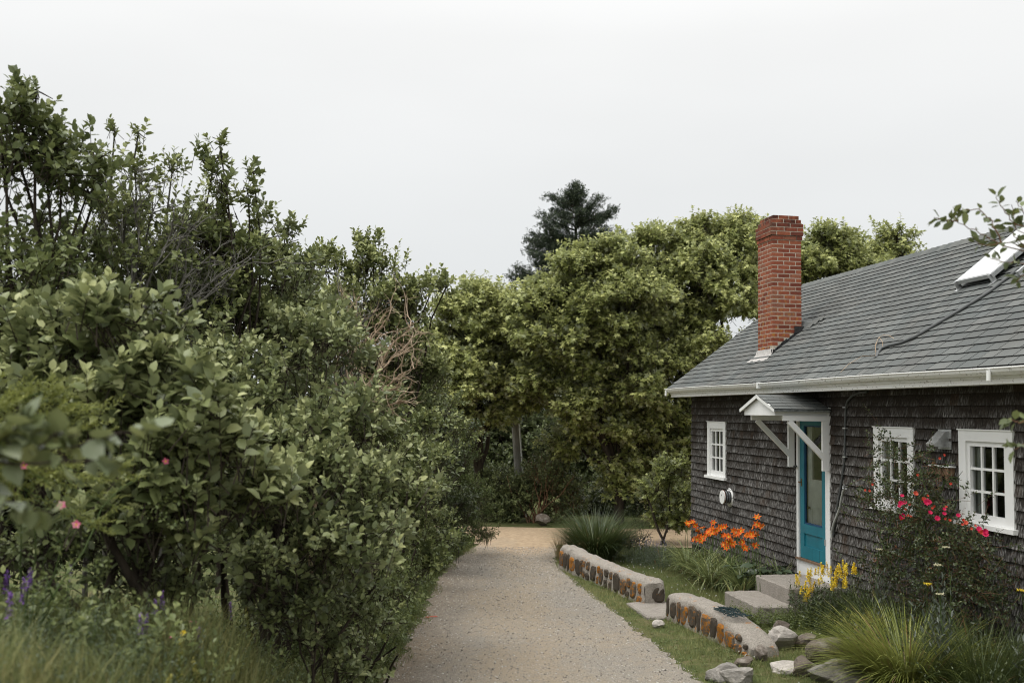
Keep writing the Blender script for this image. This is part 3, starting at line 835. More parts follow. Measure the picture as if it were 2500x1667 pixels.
# --- roof deck
d = MB()
def slab(s0, s1, k0, zt0, k1, zt1, th):
    V = [H(s, k, z - t_) for s in (s0, s1) for k, z in ((k0, zt0), (k1, zt1)) for t_ in (0, th)]
    return V, [(0, 2, 3, 1), (4, 5, 7, 6), (0, 4, 6, 2), (1, 3, 7, 5), (0, 1, 5, 4), (2, 6, 7, 3)]
V, Q = slab(-.15, S_END + .15, .42, roof_z(.42), RK, RZ, .05); d.add(V, None, Q)
V, Q = slab(-.15, S_END + .15, 2 * RK - .42, roof_z(.42), RK, RZ, .05); d.add(V, None, Q)
roof = d.build('roof', MAT['roof'], cot)
NR = norm(K * SLOPE + np.array([0, 0, 1.]))       # roof normal
DR = norm(K - np.array([0, 0, SLOPE]))            # down the slope
LEN = math.hypot(.44 - RK, RZ - 3.105)
def on_roof(s, d_, h=0.0):
    """s along the eave, d_ metres up the slope from the drip edge"""
    return H(s, .44, 3.105) - DR * d_ + NR * h
EXPO = .1425
TABS = []
ncr = int(LEN / EXPO) + 1
for c in range(ncr):
    s = -.16 - rng.uniform(0, .25)
    while s < S_END + .15:
        wd = rng.choice((.17, .21, .25, .29, .33))
        TABS.append((s, s + wd, c * EXPO, rng.uniform(-.006, .006)))
        s += wd
def tab_verts(w_, h, t=.016):
    g_ = .0055
    return np.array([(-w_ / 2 + g_, 0, 0), (w_ / 2 - g_, 0, 0), (w_ / 2 - g_, 0, t), (-w_ / 2 + g_, 0, t),
                     (-w_ / 2 + g_, h, 0), (w_ / 2 - g_, h, 0), (w_ / 2 - g_, h, .002), (-w_ / 2 + g_, h, .002)])
TQ = [(3, 2, 6, 7)]; TE = [(0, 1, 2, 3), (0, 3, 7, 4), (1, 5, 6, 2)]
chim = (2.585, 3.185, -.2, -.72)
def tab_ok(a, b, d_):
    k = .44 - d_ * (1 / math.hypot(1, SLOPE))
    return not (a > chim[0] - .02 and b < chim[1] + .02 and chim[3] + .1 < k < chim[2] - .03)
TABS = [t_ for t_ in TABS if tab_ok(*t_[:3])]
cand = sorted([i for i, t_ in enumerate(TABS) if 4.5 < t_[0] < 9.4 + t_[2] * .55 and t_[2] < 2.6], key=lambda i: -(TABS[i][0] - 1.1 * TABS[i][2]))
own = set(cand[:300])
RB = Matrix([[U[q], -DR[q], NR[q], 0] for q in range(3)] + [[0, 0, 0, 1]])
cache = {}
mb = MB()
for i, (a, b, d_, j) in enumerate(TABS):
    a, b = max(a, -.17), min(b, S_END + .17)
    h = min(EXPO + .03, LEN - d_ + .005)
    if h < .04 or b - a < .03: continue
    if i in own:
        key = (round(b - a, 3), round(h, 2))
        if key not in cache:
            m_ = MB().add(tab_verts(b - a, h), None, TQ, .5).add(tab_verts(b - a, h), None, TE, .5, 1)
            cache[key] = m_.mesh('roof_shingle', [MAT['roof'], MAT['cutedge']])
        o = bpy.data.objects.new('roof_shingle', cache[key])
        put(o, roof)
        o.matrix_local = Matrix.Translation(Vector(on_roof((a + b) / 2, d_ + j, .001 + abs(j) * .2) - c0)) @ RB
    else:
        L_ = tab_verts(b - a, h)
        V = on_roof((a + b) / 2, d_ + j, .001 + abs(j) * .2) + L_[:, :1] * U - L_[:, 1:2] * DR + L_[:, 2:] * NR
        ti = rng.uniform(0, 1)
        mb.add(V, None, TQ, ti); mb.add(V, None, TE, ti, 1)
mb.build('roof_shingle_field', [MAT['roof'], MAT['cutedge']], roof, False, 'stuff')
s = -.18                                                # ridge caps
NB = norm(-K * SLOPE + np.array([0, 0, 1.])); DB = norm(-K - np.array([0, 0, SLOPE]))
rc = None
while s < S_END + .1:
    if rc is None:
        top = np.zeros(3) + np.array([0, 0, .018])
        V = []
        for x, lift in ((0, .014), (.19, 0.0)):
            V += [DR * .15 + NR * .004 + U * x + np.array([0, 0, lift]), np.array([0, 0, .022 + lift]) + U * x, DB * .15 + NB * .004 + U * x + np.array([0, 0, lift])]
        V = np.array(V)
        V2 = np.concatenate([V, V - np.array([0, 0, .012])])
        rc = MB().add(V2, None, [(0, 3, 4, 1), (1, 4, 5, 2)], .5).add(V2, None, [(0, 1, 7, 6), (1, 2, 8, 7), (3, 9, 10, 4), (4, 10, 11, 5), (0, 6, 9, 3)], .5, 1)
        rc = rc.mesh('ridge_cap', [MAT['roof'], MAT['cutedge']])
    o = bpy.data.objects.new('ridge_cap', rc)
    put(o, roof); o.location = Vector(H(s + .15, RK, RZ + .004) - c0)
    s += .15
# --- eaves: soffit, fascia, gutter
MB().hbox(-.14, S_END + .14, .004, .345, 2.955, 2.975).build('soffit', MAT['trim'], cot)
MB().hbox(-.15, S_END + .15, .347, .372, 2.945, 3.10).build('fascia_board', MAT['gutter'], cot)
MB().hbox(-.15, S_END + .15, .373, .392, 3.0, 3.045).build('bed_moulding', MAT['gutter'], cot)
gp = [(.375, 3.105), (.375, 3.035), (.40, 3.022), (.45, 3.03), (.478, 3.06), (.486, 3.088), (.498, 3.092), (.496, 3.104), (.484, 3.103), (.476, 3.075), (.448, 3.042), (.40, 3.034), (.385, 3.045), (.385, 3.105)]
mb = MB()
ss = np.linspace(-.19, S_END + .15, 60)
rows = np.array([[H(s_, k_, z_ + .006 * math.sin(s_ * 1.1)) for k_, z_ in gp] for s_ in ss])
i = np.arange(rows.shape[0] * rows.shape[1]).reshape(rows.shape[:2])
mb.add(rows, None, np.stack([i[:-1, :-1], i[1:, :-1], i[1:, 1:], i[:-1, 1:]], -1).reshape(-1, 4))
mb.add(rows[0], [(0, j, j + 1) for j in range(1, 12)])
gut = mb.build('gutter', MAT['gutter'], cot)
for s_ in (-.1, 9.62):
    mb = MB(); mb.tube([H(s_, .49, 3.07), H(s_, .492, 2.97)], .022, 10); mb.build('gutter_outlet', MAT['trim'], gut)
for s_ in (4.2,):
    mb = MB(); mb.hbox(s_, s_ + .05, .374, .502, 3.018, 3.108); mb.build('gutter_joint', MAT['trim'], gut)
# --- windows
def rect_frame(mb, s0, s1, z0_, z1_, wl_, wr, wb, wt, k0, k1):
    mb.hbox(s0, s0 + wl_, k0, k1, z0_, z1_); mb.hbox(s1 - wr, s1, k0, k1, z0_, z1_)
    mb.hbox(s0 + wl_, s1 - wr, k0, k1, z0_, z0_ + wb); mb.hbox(s0 + wl_, s1 - wr, k0, k1, z1_ - wt, z1_)
for wi, (a, b) in enumerate(WIN):
    mb = MB()
    mb.hbox(a, a + .12, .001, .034, 1.548, 2.382); mb.hbox(b - .12, b, .001, .034, 1.548, 2.382)
    mb.hbox(a, b, .001, .036, 2.382, 2.495)
    win = mb.build('window', MAT['white'], cot)
    MB().hbox(a - .045, b + .045, .001, .078, 1.500, 1.547).build('sill', MAT['white'], win)
    MB().hbox(a - .01, b + .01, .001, .048, 2.4951, 2.507).build('drip_cap', MAT['white'], win)
    f = MB(); rect_frame(f, a + .12, b - .12, 1.548, 2.381, .045, .045, .09, .05, -.05, .012)
    f.build('sash', MAT['white'], win)
    g0, g1, h0, h1 = a + .165, b - .165, 1.638, 2.331
    for q in (1, 2):
        sx = g0 + (g1 - g0) * q / 3; zx = h0 + (h1 - h0) * q / 3
        MB().hbox(sx - .0125, sx + .0125, -.03, .006, h0, h1).build('muntin', MAT['white'], win)
        for r_ in range(3):
            x0 = g0 + (g1 - g0) * r_ / 3 + (.0125 if r_ else 0); x1 = g0 + (g1 - g0) * (r_ + 1) / 3 - (.0125 if r_ < 2 else 0)
            MB().hbox(x0, x1, -.029, .005, zx - .0125, zx + .0125).build('muntin', MAT['white'], win)
    for r_ in range(3):
        for q in range(3):
            x0, x1 = g0 + (g1 - g0) * r_ / 3 + .0127, g0 + (g1 - g0) * (r_ + 1) / 3 - .0127
            y0, y1 = h0 + (h1 - h0) * q / 3 + .0127, h0 + (h1 - h0) * (q + 1) / 3 - .0127
            MB().add([H(x0, -.014, y0), H(x1, -.014, y0), H(x1, -.014, y1), H(x0, -.014, y1)], None, [(0, 1, 2, 3)]).build('pane', MAT['glass'], win)
    # blinds and curtains hung inside
    nn_ = 26
    c0_, c1_ = a + .122, a + .262
    if wi:
        ss = np.linspace(c0_, c1_, nn_)
        top = np.array([H(x, -.066 + .008 * math.sin(x * 70), 2.4) for x in ss]); bot = top - np.array([0, 0, .86])
        V = np.concatenate([top, bot]); j = np.arange(nn_ - 1)
        MB().add(V, None, np.stack([j, j + 1, j + 1 + nn_, j + nn_], 1)).build('curtain', MAT['curtain'], win, True)
        if wi == 2:
            MB().hbox(b - .3, b - .11, -.19, -.18, 1.58, 2.4).build('blind', MAT['green'], win)
# --- door
mb = MB()
mb.hbox(4.52, 4.585, .001, .03, .38, 2.62); mb.hbox(5.405, 5.53, .001, .03, .33, 2.62); mb.hbox(4.52, 5.53, .001, .032, 2.62, 2.74)
dc = mb.build('door_casing', MAT['white'], cot)
MB().hbox(4.57, 5.404, .001, .024, .30, .585).build('riser_board', MAT['white'], cot)
MB().hbox(4.53, 5.404, -.06, .055, .586, .61).build('threshold', MAT['wood'], cot)
mb = MB()
ds0, ds1, dz0, dz1, kb, kf = 4.59, 5.398, .615, 2.615, -.032, .006
gs0, gs1, gz0, gz1 = 4.715, 5.265, 1.095, 2.49
mb.hbox(ds0, gs0, kb, kf, dz0, dz1); mb.hbox(gs1, ds1, kb, kf, dz0, dz1)
mb.hbox(gs0, gs1, kb, kf, dz0, .785); mb.hbox(gs0, gs1, kb, kf, .965, gz0); mb.hbox(gs0, gs1, kb, kf, gz1, dz1)
door = mb.build('door', MAT['teal'], cot)
MB().hbox(gs0, gs1, kb + .006, kf - .018, .785, .965).build('door_panel', MAT['teal'], door)
for q in (.24, .47):
    MB().hbox(gs0 + q, gs0 + q + .004, kf, kf + .0015, dz0 + .01, .78).build('board_joint', MAT['tar'], door)
mb = MB(); rect_frame(mb, gs0 + .001, gs1 - .001, gz0 + .001, gz1 - .001, .02, .02, .022, .02, kb + .004, kf - .008)
mb.build('glazing_bead', m_plain('blue_bead', (.02, .075, .16), .5, .3), door)
MB().add([H(gs0, -.016, gz0), H(gs1, -.016, gz0), H(gs1, -.016, gz1), H(gs0, -.016, gz1)], None, [(0, 1, 2, 3)]).build('pane', MAT['glass'], door)
mb = MB(); mb.hbox(4.628, 4.652, kf, kf + .008, 1.62, 1.73); mb.tube([H(4.64, kf, 1.68), H(4.64, kf + .05, 1.68), H(4.69, kf + .05, 1.675)], .008, 8)
mb.build('handle', MAT['brass'], door)
for z_ in (.92, 2.25):
    MB().hbox(5.385, 5.42, .031, .037, z_ - .04, z_ + .04).build('hinge', MAT['galv'], door)
mb = MB(); mb.tube([H(4.52, .03, 1.905), H(4.545, .075, 1.90), H(4.60, .06, 1.90)], .011, 7); mb.tube([H(4.55, .04, 1.895), H(4.53, .08, 1.88)], .008, 7)
mb.build('door_catch', MAT['iron'], dc)
mb = MB(); mb.hbox(4.60, 5.39, -.075, -.048, .62, 1.71); rect_frame(mb, 4.60, 5.39, 1.711, 2.60, .27, .09, .02, .12, -.075, -.048)
inn = mb.build('inner_door', MAT['inner'], cot)
mb = MB(); rect_frame(mb, 4.84, 5.28, .75, 1.35, .025, .025, .025, .025, -.0475, -.043); mb.build('raised_moulding', MAT['inner'], inn)
mb = MB(); mb.hbox(4.63, 4.72, -.0475, -.043, .62, 2.6); mb.build('dark_edge', MAT['green'], inn)
mb = MB(); mb.tube([H(4.79, -.05, 1.33), H(4.79, -.04, 1.33), H(4.79, -.02, 1.33)], [.01, .012, .024], 10); mb.build('knob', MAT['brass'], inn)
# --- entrance canopy on brackets
cb = MB()
K1, SA, SB, ZB, ZE, ZP = .79, 4.45, 5.50, 2.622, 2.695, 2.905
SM = (SA + SB) / 2
V = [H(s, k, z) for k in (K1, K1 - .022) for s, z in ((SA, ZB), (SB, ZB), (SB, ZE), (SM, ZP - .035), (SA, ZE))]
cb.add(V, [(0, 1, 2), (0, 2, 4), (2, 3, 4), (5, 7, 6), (5, 9, 7), (7, 9, 8)], [(0, 5, 6, 1), (1, 6, 7, 2), (2, 7, 8, 3), (3, 8, 9, 4), (4, 9, 5, 0)])
cb.hbox(SB - .022, SB, .034, K1 - .0225, ZB, ZE); cb.hbox(SA, SA + .022, .034, K1 - .0225, ZB, ZE)
cb.hbox(SA + .0225, SB - .0225, .034, K1 - .0225, ZB + .004, ZB + .016)
can = cb.build('entrance_canopy', MAT['white'], cot)
def can_pt(side, f, k, h=0.0):
    """side -1 or 1, f from eave (0) to ridge (1)"""
    e_ = SM + side * .60
    s_ = e_ + (SM - e_) * f; z_ = 2.705 + (ZP - 2.705) * f
    nrm = norm(U * side * .2 + np.array([0, 0, .60]))
    return H(s_, k, z_) + nrm * h
for side in (-1, 1):
    V = [can_pt(side, f, k, h) for h in (0, -.018) for k in (.0345, K1 + .03) for f in (0, 1)]
    MB().add(V, None, [(0, 1, 3, 2), (4, 6, 7, 5), (0, 4, 5, 1), (2, 3, 7, 6), (0, 2, 6, 4), (1, 5, 7, 3)]).build('canopy_deck', MAT['trim'], can)
    V = [can_pt(side, f, k, h) for h in (.004, -.042) for k in (K1 + .0305, K1 + .045) for f in (-.01, 1)]
    MB().add(V, None, [(0, 1, 3, 2), (4, 6, 7, 5), (0, 4, 5, 1), (2, 3, 7, 6), (0, 2, 6, 4), (1, 5, 7, 3)]).build('rake_board', MAT['trim'], can)
    V = [can_pt(side, f, k, h) for h in (.003, -.026) for k in (.0345, K1 + .046) for f in (-.03, -.001)]
    MB().add(V, None, [(0, 1, 3, 2), (4, 6, 7, 5), (0, 4, 5, 1), (2, 3, 7, 6), (0, 2, 6, 4), (1, 5, 7, 3)]).build('drip_edge', MAT['lead'], can)
    for c in range(5):
        k_ = .035 - (c % 2) * .11
        while k_ < K1 + .05:
            wd = rng.choice((.17, .2, .23))
            a_, b_ = max(k_, .035), min(k_ + wd, K1 + .05)
            k_ += wd
            if b_ - a_ < .03: continue
            f0, f1 = c * .2 - .03, min(1.0, c * .2 + .23)
            V = [can_pt(side, f, k, h) for f, h in ((f0, .005), (f0, .014), (f1, .006), (f1, .0075)) for k in (a_ + .002, b_ - .002)]
            MB().add(V, None, [(2, 3, 7, 6)], rng.uniform(0, 1)).add(V, None, [(0, 1, 3, 2), (0, 2, 6, 4), (1, 5, 7, 3)], .5, 1).build('roof_shingle', [MAT['roof'], MAT['cutedge']], can)
for s_ in (4.435, 5.492):
    br = MB()
    br.hbox(s_, s_ + .042, .034, .125, 1.885, 2.55)
    br.hbox(s_, s_ + .042, .034, .69, 2.552, 2.6215)
    A_, B_ = H(s_ + .021, .60, 2.55), H(s_ + .021, .10, 2.06)
    dv = norm(B_ - A_); up_ = np.cross(dv, U)
    br.box((A_ + B_) / 2, dv * np.linalg.norm(B_ - A_) / 2, U * .0205, up_ * .036)
    br.build('bracket', MAT['white'], can)
# --- chimney
ch = MB()
s0c, s1c, kf_, kbk = 2.592, 3.178, -.205, -.71
ZC0, CH = 3.46, .0685
NC = 35
offs = {NC - 1: -.026, NC - 2: 0.0, NC - 3: .028, NC - 4: .028, NC - 5: .028, NC - 6: .014}
ch.hbox(s0c + .008, s1c - .008, kbk + .008, kf_ - .008, ZC0, ZC0 + (NC - 1) * CH - .003)
ch.hbox(s0c + .036, s1c - .036, kbk + .036, kf_ - .036, ZC0 + (NC - 1) * CH - .003, ZC0 + NC * CH - .012)
ch.hbox(s0c - .018, s1c + .018, kbk - .018, kf_ + .018, ZC0 + (NC - 5) * CH + .006, ZC0 + (NC - 2) * CH - .006)
chimney = ch.build('chimney', MAT['bmortar'], cot)
hid = MB()
def brick(sa, sb, ka, kb_, z_, seen):
    j = .006
    mb_ = MB() if seen else hid
    jt = rng.uniform(-.0015, .0015)
    mb_.hbox(sa + j, sb - j, min(ka, kb_) + j + jt, max(ka, kb_) - j + jt, z_ + j, z_ + CH - j, rng.uniform(0, 1) if not seen else .5)
    if seen: mb_.build('brick', MAT['brick'], chimney)
for c in range(NC):
    z_ = ZC0 + c * CH
    o_ = offs.get(c, 0.0)
    a, b, f_, r_ = s0c - o_, s1c + o_, kf_ + o_, kbk - o_
    zt = z_ + CH
    def vis(k): return zt > roof_z(k) + .0
    if c % 2 == 0:
        w3 = (b - a) / 3
        for q in range(3): brick(a + q * w3, a + (q + 1) * w3, f_ - .098, f_, z_, zt > roof_z(f_))
        ks = np.linspace(f_ - .1, r_, 3)
        for q in range(2):
            if zt > roof_z(ks[q + 1]): brick(b - .098, b, ks[q], ks[q + 1], z_, True)
            brick(a, a + .098, ks[q], ks[q + 1], z_, False)
        for q in range(3): brick(a + .1 + q * (b - a - .2) / 3, a + .1 + (q + 1) * (b - a - .2) / 3, r_, r_ + .098, z_, False)
    else:
        ks = [f_, f_ - (f_ - r_) * .4, f_ - (f_ - r_) * .8, r_]
        for q in range(3):
            if zt > roof_z(ks[q + 1]): brick(b - .098, b, ks[q], ks[q + 1], z_, True)
            if q == 0 and zt > roof_z(ks[0]): brick(a, a + .098, ks[q], ks[q + 1], z_, True)
            elif q: brick(a, a + .098, ks[q], ks[q + 1], z_, False)
        w2 = (b - a - .2) / 2
        for q in range(2):
            if zt > roof_z(f_): brick(a + .1 + q * w2, a + .1 + (q + 1) * w2, f_ - .098, f_, z_, True)
            brick(a + .1 + q * w2, a + .1 + (q + 1) * w2, r_, r_ + .098, z_, False)
hid.build('brick_back', MAT['brick'], chimney, False, 'stuff')
MB().hbox(s0c + .09, s1c - .09, kbk + .09, kf_ - .09, ZC0 + NC * CH - .011, ZC0 + NC * CH + .004).build('mortar_crown', MAT['bmortar'], chimney)
# flashing
for q in range(8):                                    # stepped along the near side
    k_ = kf_ - q * .064 + .01
    z_ = roof_z(k_) + .005
    mb = MB(); hh = rng.uniform(.06, .085)
    mb.hbox(s1c + .001, s1c + .006, k_ - .075, k_ + .012, z_ - .03, z_ + hh)
    mb.build('step_flashing', MAT['lead'] if q % 3 else MAT['tar'], chimney)
mb = MB()
for q in range(7):
    k_ = kf_ - q * .075
    mb.box(H(s1c + .008, k_ - .04, roof_z(k_ - .04) + .028), U * .006, K * .05 - np.array([0, 0, .05 * SLOPE]), np.array([0, 0, .022 + .012 * (q % 3)]))
mb.box(H(s1c + .01, kbk + .04, roof_z(kbk + .04) + .05), U * .012, K * .09, np.array([0, 0, .055]))
mb.build('tar_seal', MAT['tar'], chimney)
av = []
prof = [(-.002, .085), (.012, .03), (.04, .010), (.10, .008), (.16, .009)]
for i_, s_ in enumerate(np.linspace(s0c - .03, s1c + .03, 9)):
    for kk, hh in prof:
        k_ = kf_ + kk + .004
        sp = (s_ - SM * 0 - (s0c + s1c) / 2) * (1 + kk * 1.2) + (s0c + s1c) / 2
        av.append(H(sp, k_ + (.01 * math.sin(i_ * 2.1) if kk > .1 else 0), roof_z(k_) + hh + .008))
i = np.arange(45).reshape(9, 5)
MB().add(av, None, np.stack([i[:-1, :-1], i[:-1, 1:], i[1:, 1:], i[1:, :-1]], -1).reshape(-1, 4)).build('apron_flashing', MAT['tin'], chimney, True)
# cricket behind the chimney
kc = kbk - .004
V = [H(s0c - .03, kc, roof_z(kc) + .012), H((s0c + s1c) / 2, kc, roof_z(kc) + .20), H(s1c + .05, kc, roof_z(kc) + .012), H((s0c + s1c) / 2, kc - .30, roof_z(kc - .3) + .01), H(s1c + .22, kc - .12, roof_z(kc - .12) + .014)]
MB().add(V, [(0, 1, 3), (1, 2, 4), (1, 4, 3)]).build('cricket', MAT['roof'], chimney)
mb = MB()
for q in range(3):
    mb.box(H(s1c + .12 + .08 * q, kc - .05 - .06 * q, roof_z(kc - .05 - .06 * q) + .035 + .008 * q), U * .11, (-DR) * .05 + NR * .012, NR * .004, .4)
mb.build('lifted_shingle', MAT['roof'], chimney)

# ================================================================== FIXTURES ON THE COTTAGE
def roof_at(px, py, h=0.0):
    r = ray(px, py)
    c_ = NR @ (H(0, .44, 3.105) + NR * h)
    C_ = np.array([0, 0, CAM_H])
    return C_ + r * ((c_ - NR @ C_) / (NR @ r))
def wall_at(px, py, k=0.0):
    r = ray(px, py); C_ = np.array([0, 0, CAM_H])
    return C_ + r * ((K @ H(0, k, 0) - K @ C_) / (K @ r))
# solar panel
sp = thing('solar_panel', 'tilted pale solar panel on brackets near the right end of the roof', 'solar panel', roof_at(2420, 690))
s_a, s_b, d0 = 6.9, 7.62, 1.84
PN = norm(NR + .10 * DR * 1.0)
def pan(s, dd, h): return on_roof(s, d0 + dd, .115 + dd * .02 + h)
V = [pan(s, dd, h) for h in (-.05, 0) for s, dd in ((s_a, 0), (s_b, 0), (s_b, 1.15), (s_a, 1.15))]
MB().add(V, None, [(0, 3, 2, 1), (0, 1, 5, 4), (1, 2, 6, 5), (2, 3, 7, 6), (3, 0, 4, 7), (4, 5, 6, 7)]).build('panel_frame', MAT['galv'], sp)
V = [pan(s, dd, .003) for s, dd in ((s_a + .02, .02), (s_b - .02, .02), (s_b - .02, 1.13), (s_a + .02, 1.13))]
MB().add(V, None, [(0, 1, 2, 3)]).build('panel_glass', MAT['panel'], sp)
for q in range(1, 6):
    s_ = s_a + (s_b - s_a) * q / 6
    V = [pan(s, dd, .0045) for s, dd in ((s_ - .002, .02), (s_ + .002, .02), (s_ + .002, 1.13), (s_ - .002, 1.13))]
    MB().add(V, None, [(0, 1, 2, 3)]).build('cell_line', MAT['white'], sp)
for s_ in (s_a - .01, s_b - .06):
    mb = MB()
    mb.box(on_roof(s_ + .035, d0 + .0, .06), U * .006, DR * .035, NR * .055); mb.box(on_roof(s_ + .035, d0 - .03, .014), U * .03, DR * .05, NR * .004)
    mb.tube([on_roof(s_ + .02, d0 - .03, .018), on_roof(s_ + .02, d0 - .03, .03)], .01, 6)
    mb.build('bracket', MAT['galv'], sp)
sp2 = thing('roof_rail', 'white metal rail on the roof just right of the solar panel', 'rail', on_roof(8.02, 2.0))
mb = MB(); mb.box(on_roof(8.05, 2.25, .05), U * .02, DR * .42, NR * .03); mb.build('rail', MAT['galv'], sp2)
mb = MB(); mb.box(on_roof(8.05, 1.86, .02), U * .035, DR * .03, NR * .012); mb.build('foot_plate', MAT['galv'], sp2)
# conduit up the roof
Z7 = lambda a, b: (2200 + a / 3.92, 560 + b / 3.92)
Z1 = lambda a, b: (1620 + a / 2.614, 480 + b / 2.614)
cp = [Z7(1130, 380), Z7(1020, 460), Z7(860, 585), Z7(700, 690), Z7(500, 810), Z7(280, 940), Z7(150, 1020), Z7(0, 1085), Z1(1440, 950), Z1(1395, 966), Z1(1370, 990), Z1(1356, 1030)]
mb = MB(); mb.tube([roof_at(*p, .028) for p in cp[:-1]] + [roof_at(*cp[-1], .005)], .021, 8)
o = mb.build('roof_conduit', MAT['conduit'], None, True)
tag(o, 'thick grey conduit running diagonally down the roof from the solar panel', 'conduit')
wp = [Z1(1470, 905), Z1(1440, 886), Z1(1400, 884), Z1(1372, 900), Z1(1350, 950), Z1(1358, 1005), Z1(1395, 965), Z1(1400, 930), Z1(1375, 895), Z1(1350, 960), Z1(1352, 1015), Z1(1270, 1015), Z1(1180, 1070), Z1(1130, 1120)]
mb = MB(); mb.tube([roof_at(*p, .03 + .035 * (i_ % 3 == 1)) for i_, p in enumerate(wp)], .0035, 4)
tag(mb.build('wire', MAT['deadtwig'], None, True), 'thin loose wire looping where the roof conduit ends', 'wire')
# conduit and hose on the wall
Z2 = lambda a, b: (1620 + a / 2.85, 900 + b / 2.85)
cp = [Z2(1420, 160), Z2(1360, 168), Z2(1310, 190), Z2(1280, 225), Z2(1268, 270), Z2(1263, 410), Z2(1261, 610), Z2(1245, 740), Z2(1228, 850), Z2(1212, 930), Z2(1200, 1040), Z2(1188, 1110), Z2(1178, 1165)]
wc = thing('wall_conduit', 'dark conduit clipped to the shingles right of the teal door', 'conduit', H(5.75, .04, .6))
mb = MB(); mb.tube([wall_at(*p, .035) for p in cp], .0145, 8); mb.build('pipe', MAT['conduit'], wc, True)
for q in (268, 413, 613):
    p = wall_at(1620 + 1264 / 2.85, 900 + q / 2.85, .03)
    mb = MB(); mb.box(p, U * .035, K * .021, np.array([0, 0, .009])); mb.build('clip', MAT['galv'], wc)
hs = thing('hose', 'pale grey hose hanging from a tap beside the dark conduit', 'hose', H(5.75, .06, .6))
cp = [Z2(1266, 832), Z2(1250, 850), Z2(1238, 900), Z2(1228, 960), Z2(1205, 1025), Z2(1183, 1080), Z2(1170, 1130), Z2(1164, 1175)]
mb = MB(); mb.tube([wall_at(*p, .075) for p in cp], .0165, 8); mb.build('tubing', MAT['hose'], hs, True)
p = wall_at(*Z2(1271, 820), .05)
mb = MB(); mb.tube([p - K * .05, p + K * .05], .014, 8); mb.tube([p + K * .03, p + K * .045 - np.array([0, 0, .03])], .013, 8); mb.box(p + K * .03 + np.array([0, 0, .025]), U * .022, K * .005, np.array([0, 0, .005]))
mb.build('tap', MAT['galv'], hs)
# round flue vent
fv = thing('flue_vent', 'round rusty white flue vent with ribbed neck below the small far window', 'vent', H(1.93, 0, 1.23))
def disc(mb, s, k0, k1, z, r, n=22, m=0):
    a = np.arange(n) * 2 * math.pi / n
    V = [H(s + r * math.cos(x), k, z + r * math.sin(x)) for k in (k0, k1) for x in a]
    mb.add(V, [(n, n + j + 1, n + j) for j in range(1, n - 1)] + [(0, j, j + 1) for j in range(1, n - 1)], [(j, j + n, (j + 1) % n + n, (j + 1) % n) for j in range(n)], .5, m)
mb = MB(); disc(mb, 1.95, .016, .03, 1.23, .158); mb.build('wall_plate', MAT['trim'], fv, True)
for q in range(5):
    mb = MB(); disc(mb, 1.95, .032 + q * .022, .046 + q * .022, 1.235, .105); mb.build('fin', MAT['lead'] if q % 2 else MAT['iron'], fv)
mb = MB(); disc(mb, 1.95, .145, .165, 1.235, .115); mb.build('cap', MAT['trim'], fv)
mb = MB(); disc(mb, 1.95, .140, .1445, 1.235, .121); mb.build('rusty_rim', MAT['rust'], fv)
mb = MB(); disc(mb, 1.93, .166, .170, 1.27, .012, 8); mb.build('hole', MAT['iron'], fv)
# vent hood between the two right windows
vh = thing('vent_hood', 'galvanised dryer vent hood between the two right-hand windows', 'vent', H(8.17, 0, 2.38))
MB().hbox(8.05, 8.29, .016, .026, 2.28, 2.495).build('back_plate', MAT['galv'], vh)
V = [H(s, k, z) for s in (8.09, 8.25) for k, z in ((.027, 2.475), (.06, 2.475), (.20, 2.335), (.19, 2.31), (.09, 2.30), (.027, 2.30))]
MB().add(V, None, [(0, 6, 7, 1), (1, 7, 8, 2), (2, 8, 9, 3), (0, 1, 4, 5), (6, 11, 10, 7), (1, 2, 3, 4), (7, 10, 9, 8)]).build('hood', MAT['galv'], vh)
# little wooden bracket shelf
ws = thing('wooden_shelf', 'small broken wooden shelf on the wall under the vent hood', 'shelf', H(8.2, 0, 2.05))
MB().hbox(7.95, 8.36, .016, .09, 2.09, 2.105).build('board', MAT['trim'], ws)
MB().hbox(7.98, 8.34, .016, .06, 2.0, 2.088).build('back_rail', MAT['wood'], ws)
for q in (8.12, 8.26):
    MB().hbox(q, q + .05, .062, .08, 1.93, 2.085).build('slat', MAT['wood'], ws)

# ================================================================== STEPS, STONE WALLS, ROCKS
def rough_box(name, s0, s1, k0, k1, z0_, z1_, mat, label, cat, group=None, seed=0):
    rng_ = np.random.default_rng(seed)
    n_ = 12
    mb_ = MB()
    b = .018
    S = np.concatenate([[s0, s0 + b], np.linspace(s0 + .06, s1 - .06, n_), [s1 - b, s1]])
    Kk = np.concatenate([[k0, k0 + b], np.linspace(k0 + .06, k1 - .06, 6), [k1 - b, k1]])
    V = []
    for s_ in S:
        row = [(k0, z0_)] + [(k_, z1_ - (b if k_ in (k0, k1) else 0)) for k_ in Kk] + [(k1, z0_)]
        for k_, z_ in row:
            if s_ in (s0, s1) and z_ > z0_: z_ = min(z_, z1_ - b)
            V.append(H(s_, k_, z_) + rng_.normal(0, .0035, 3) * [1, 1, 1])
    m_ = len(Kk) + 2
    i_ = np.arange(len(S) * m_).reshape(len(S), m_)
    mb_.add(V, None, np.stack([i_[:-1, :-1], i_[:-1, 1:], i_[1:, 1:], i_[1:, :-1]], -1).reshape(-1, 4)[:, ::-1])
    mb_.add([V[j] for j in i_[0]], [(0, j, j + 1) for j in range(1, m_ - 1)])
    mb_.add([V[j] for j in i_[-1]], [(0, j + 1, j) for j in range(1, m_ - 1)])
    o_ = mb_.build(name, mat)
    return tag(o_, label, cat, group)
rough_box('concrete_step', 4.77, 5.85, .035, .765, -.05, .40, MAT['concrete'], 'upper concrete step directly below the teal door', 'step', 'concrete steps at the door', 1)
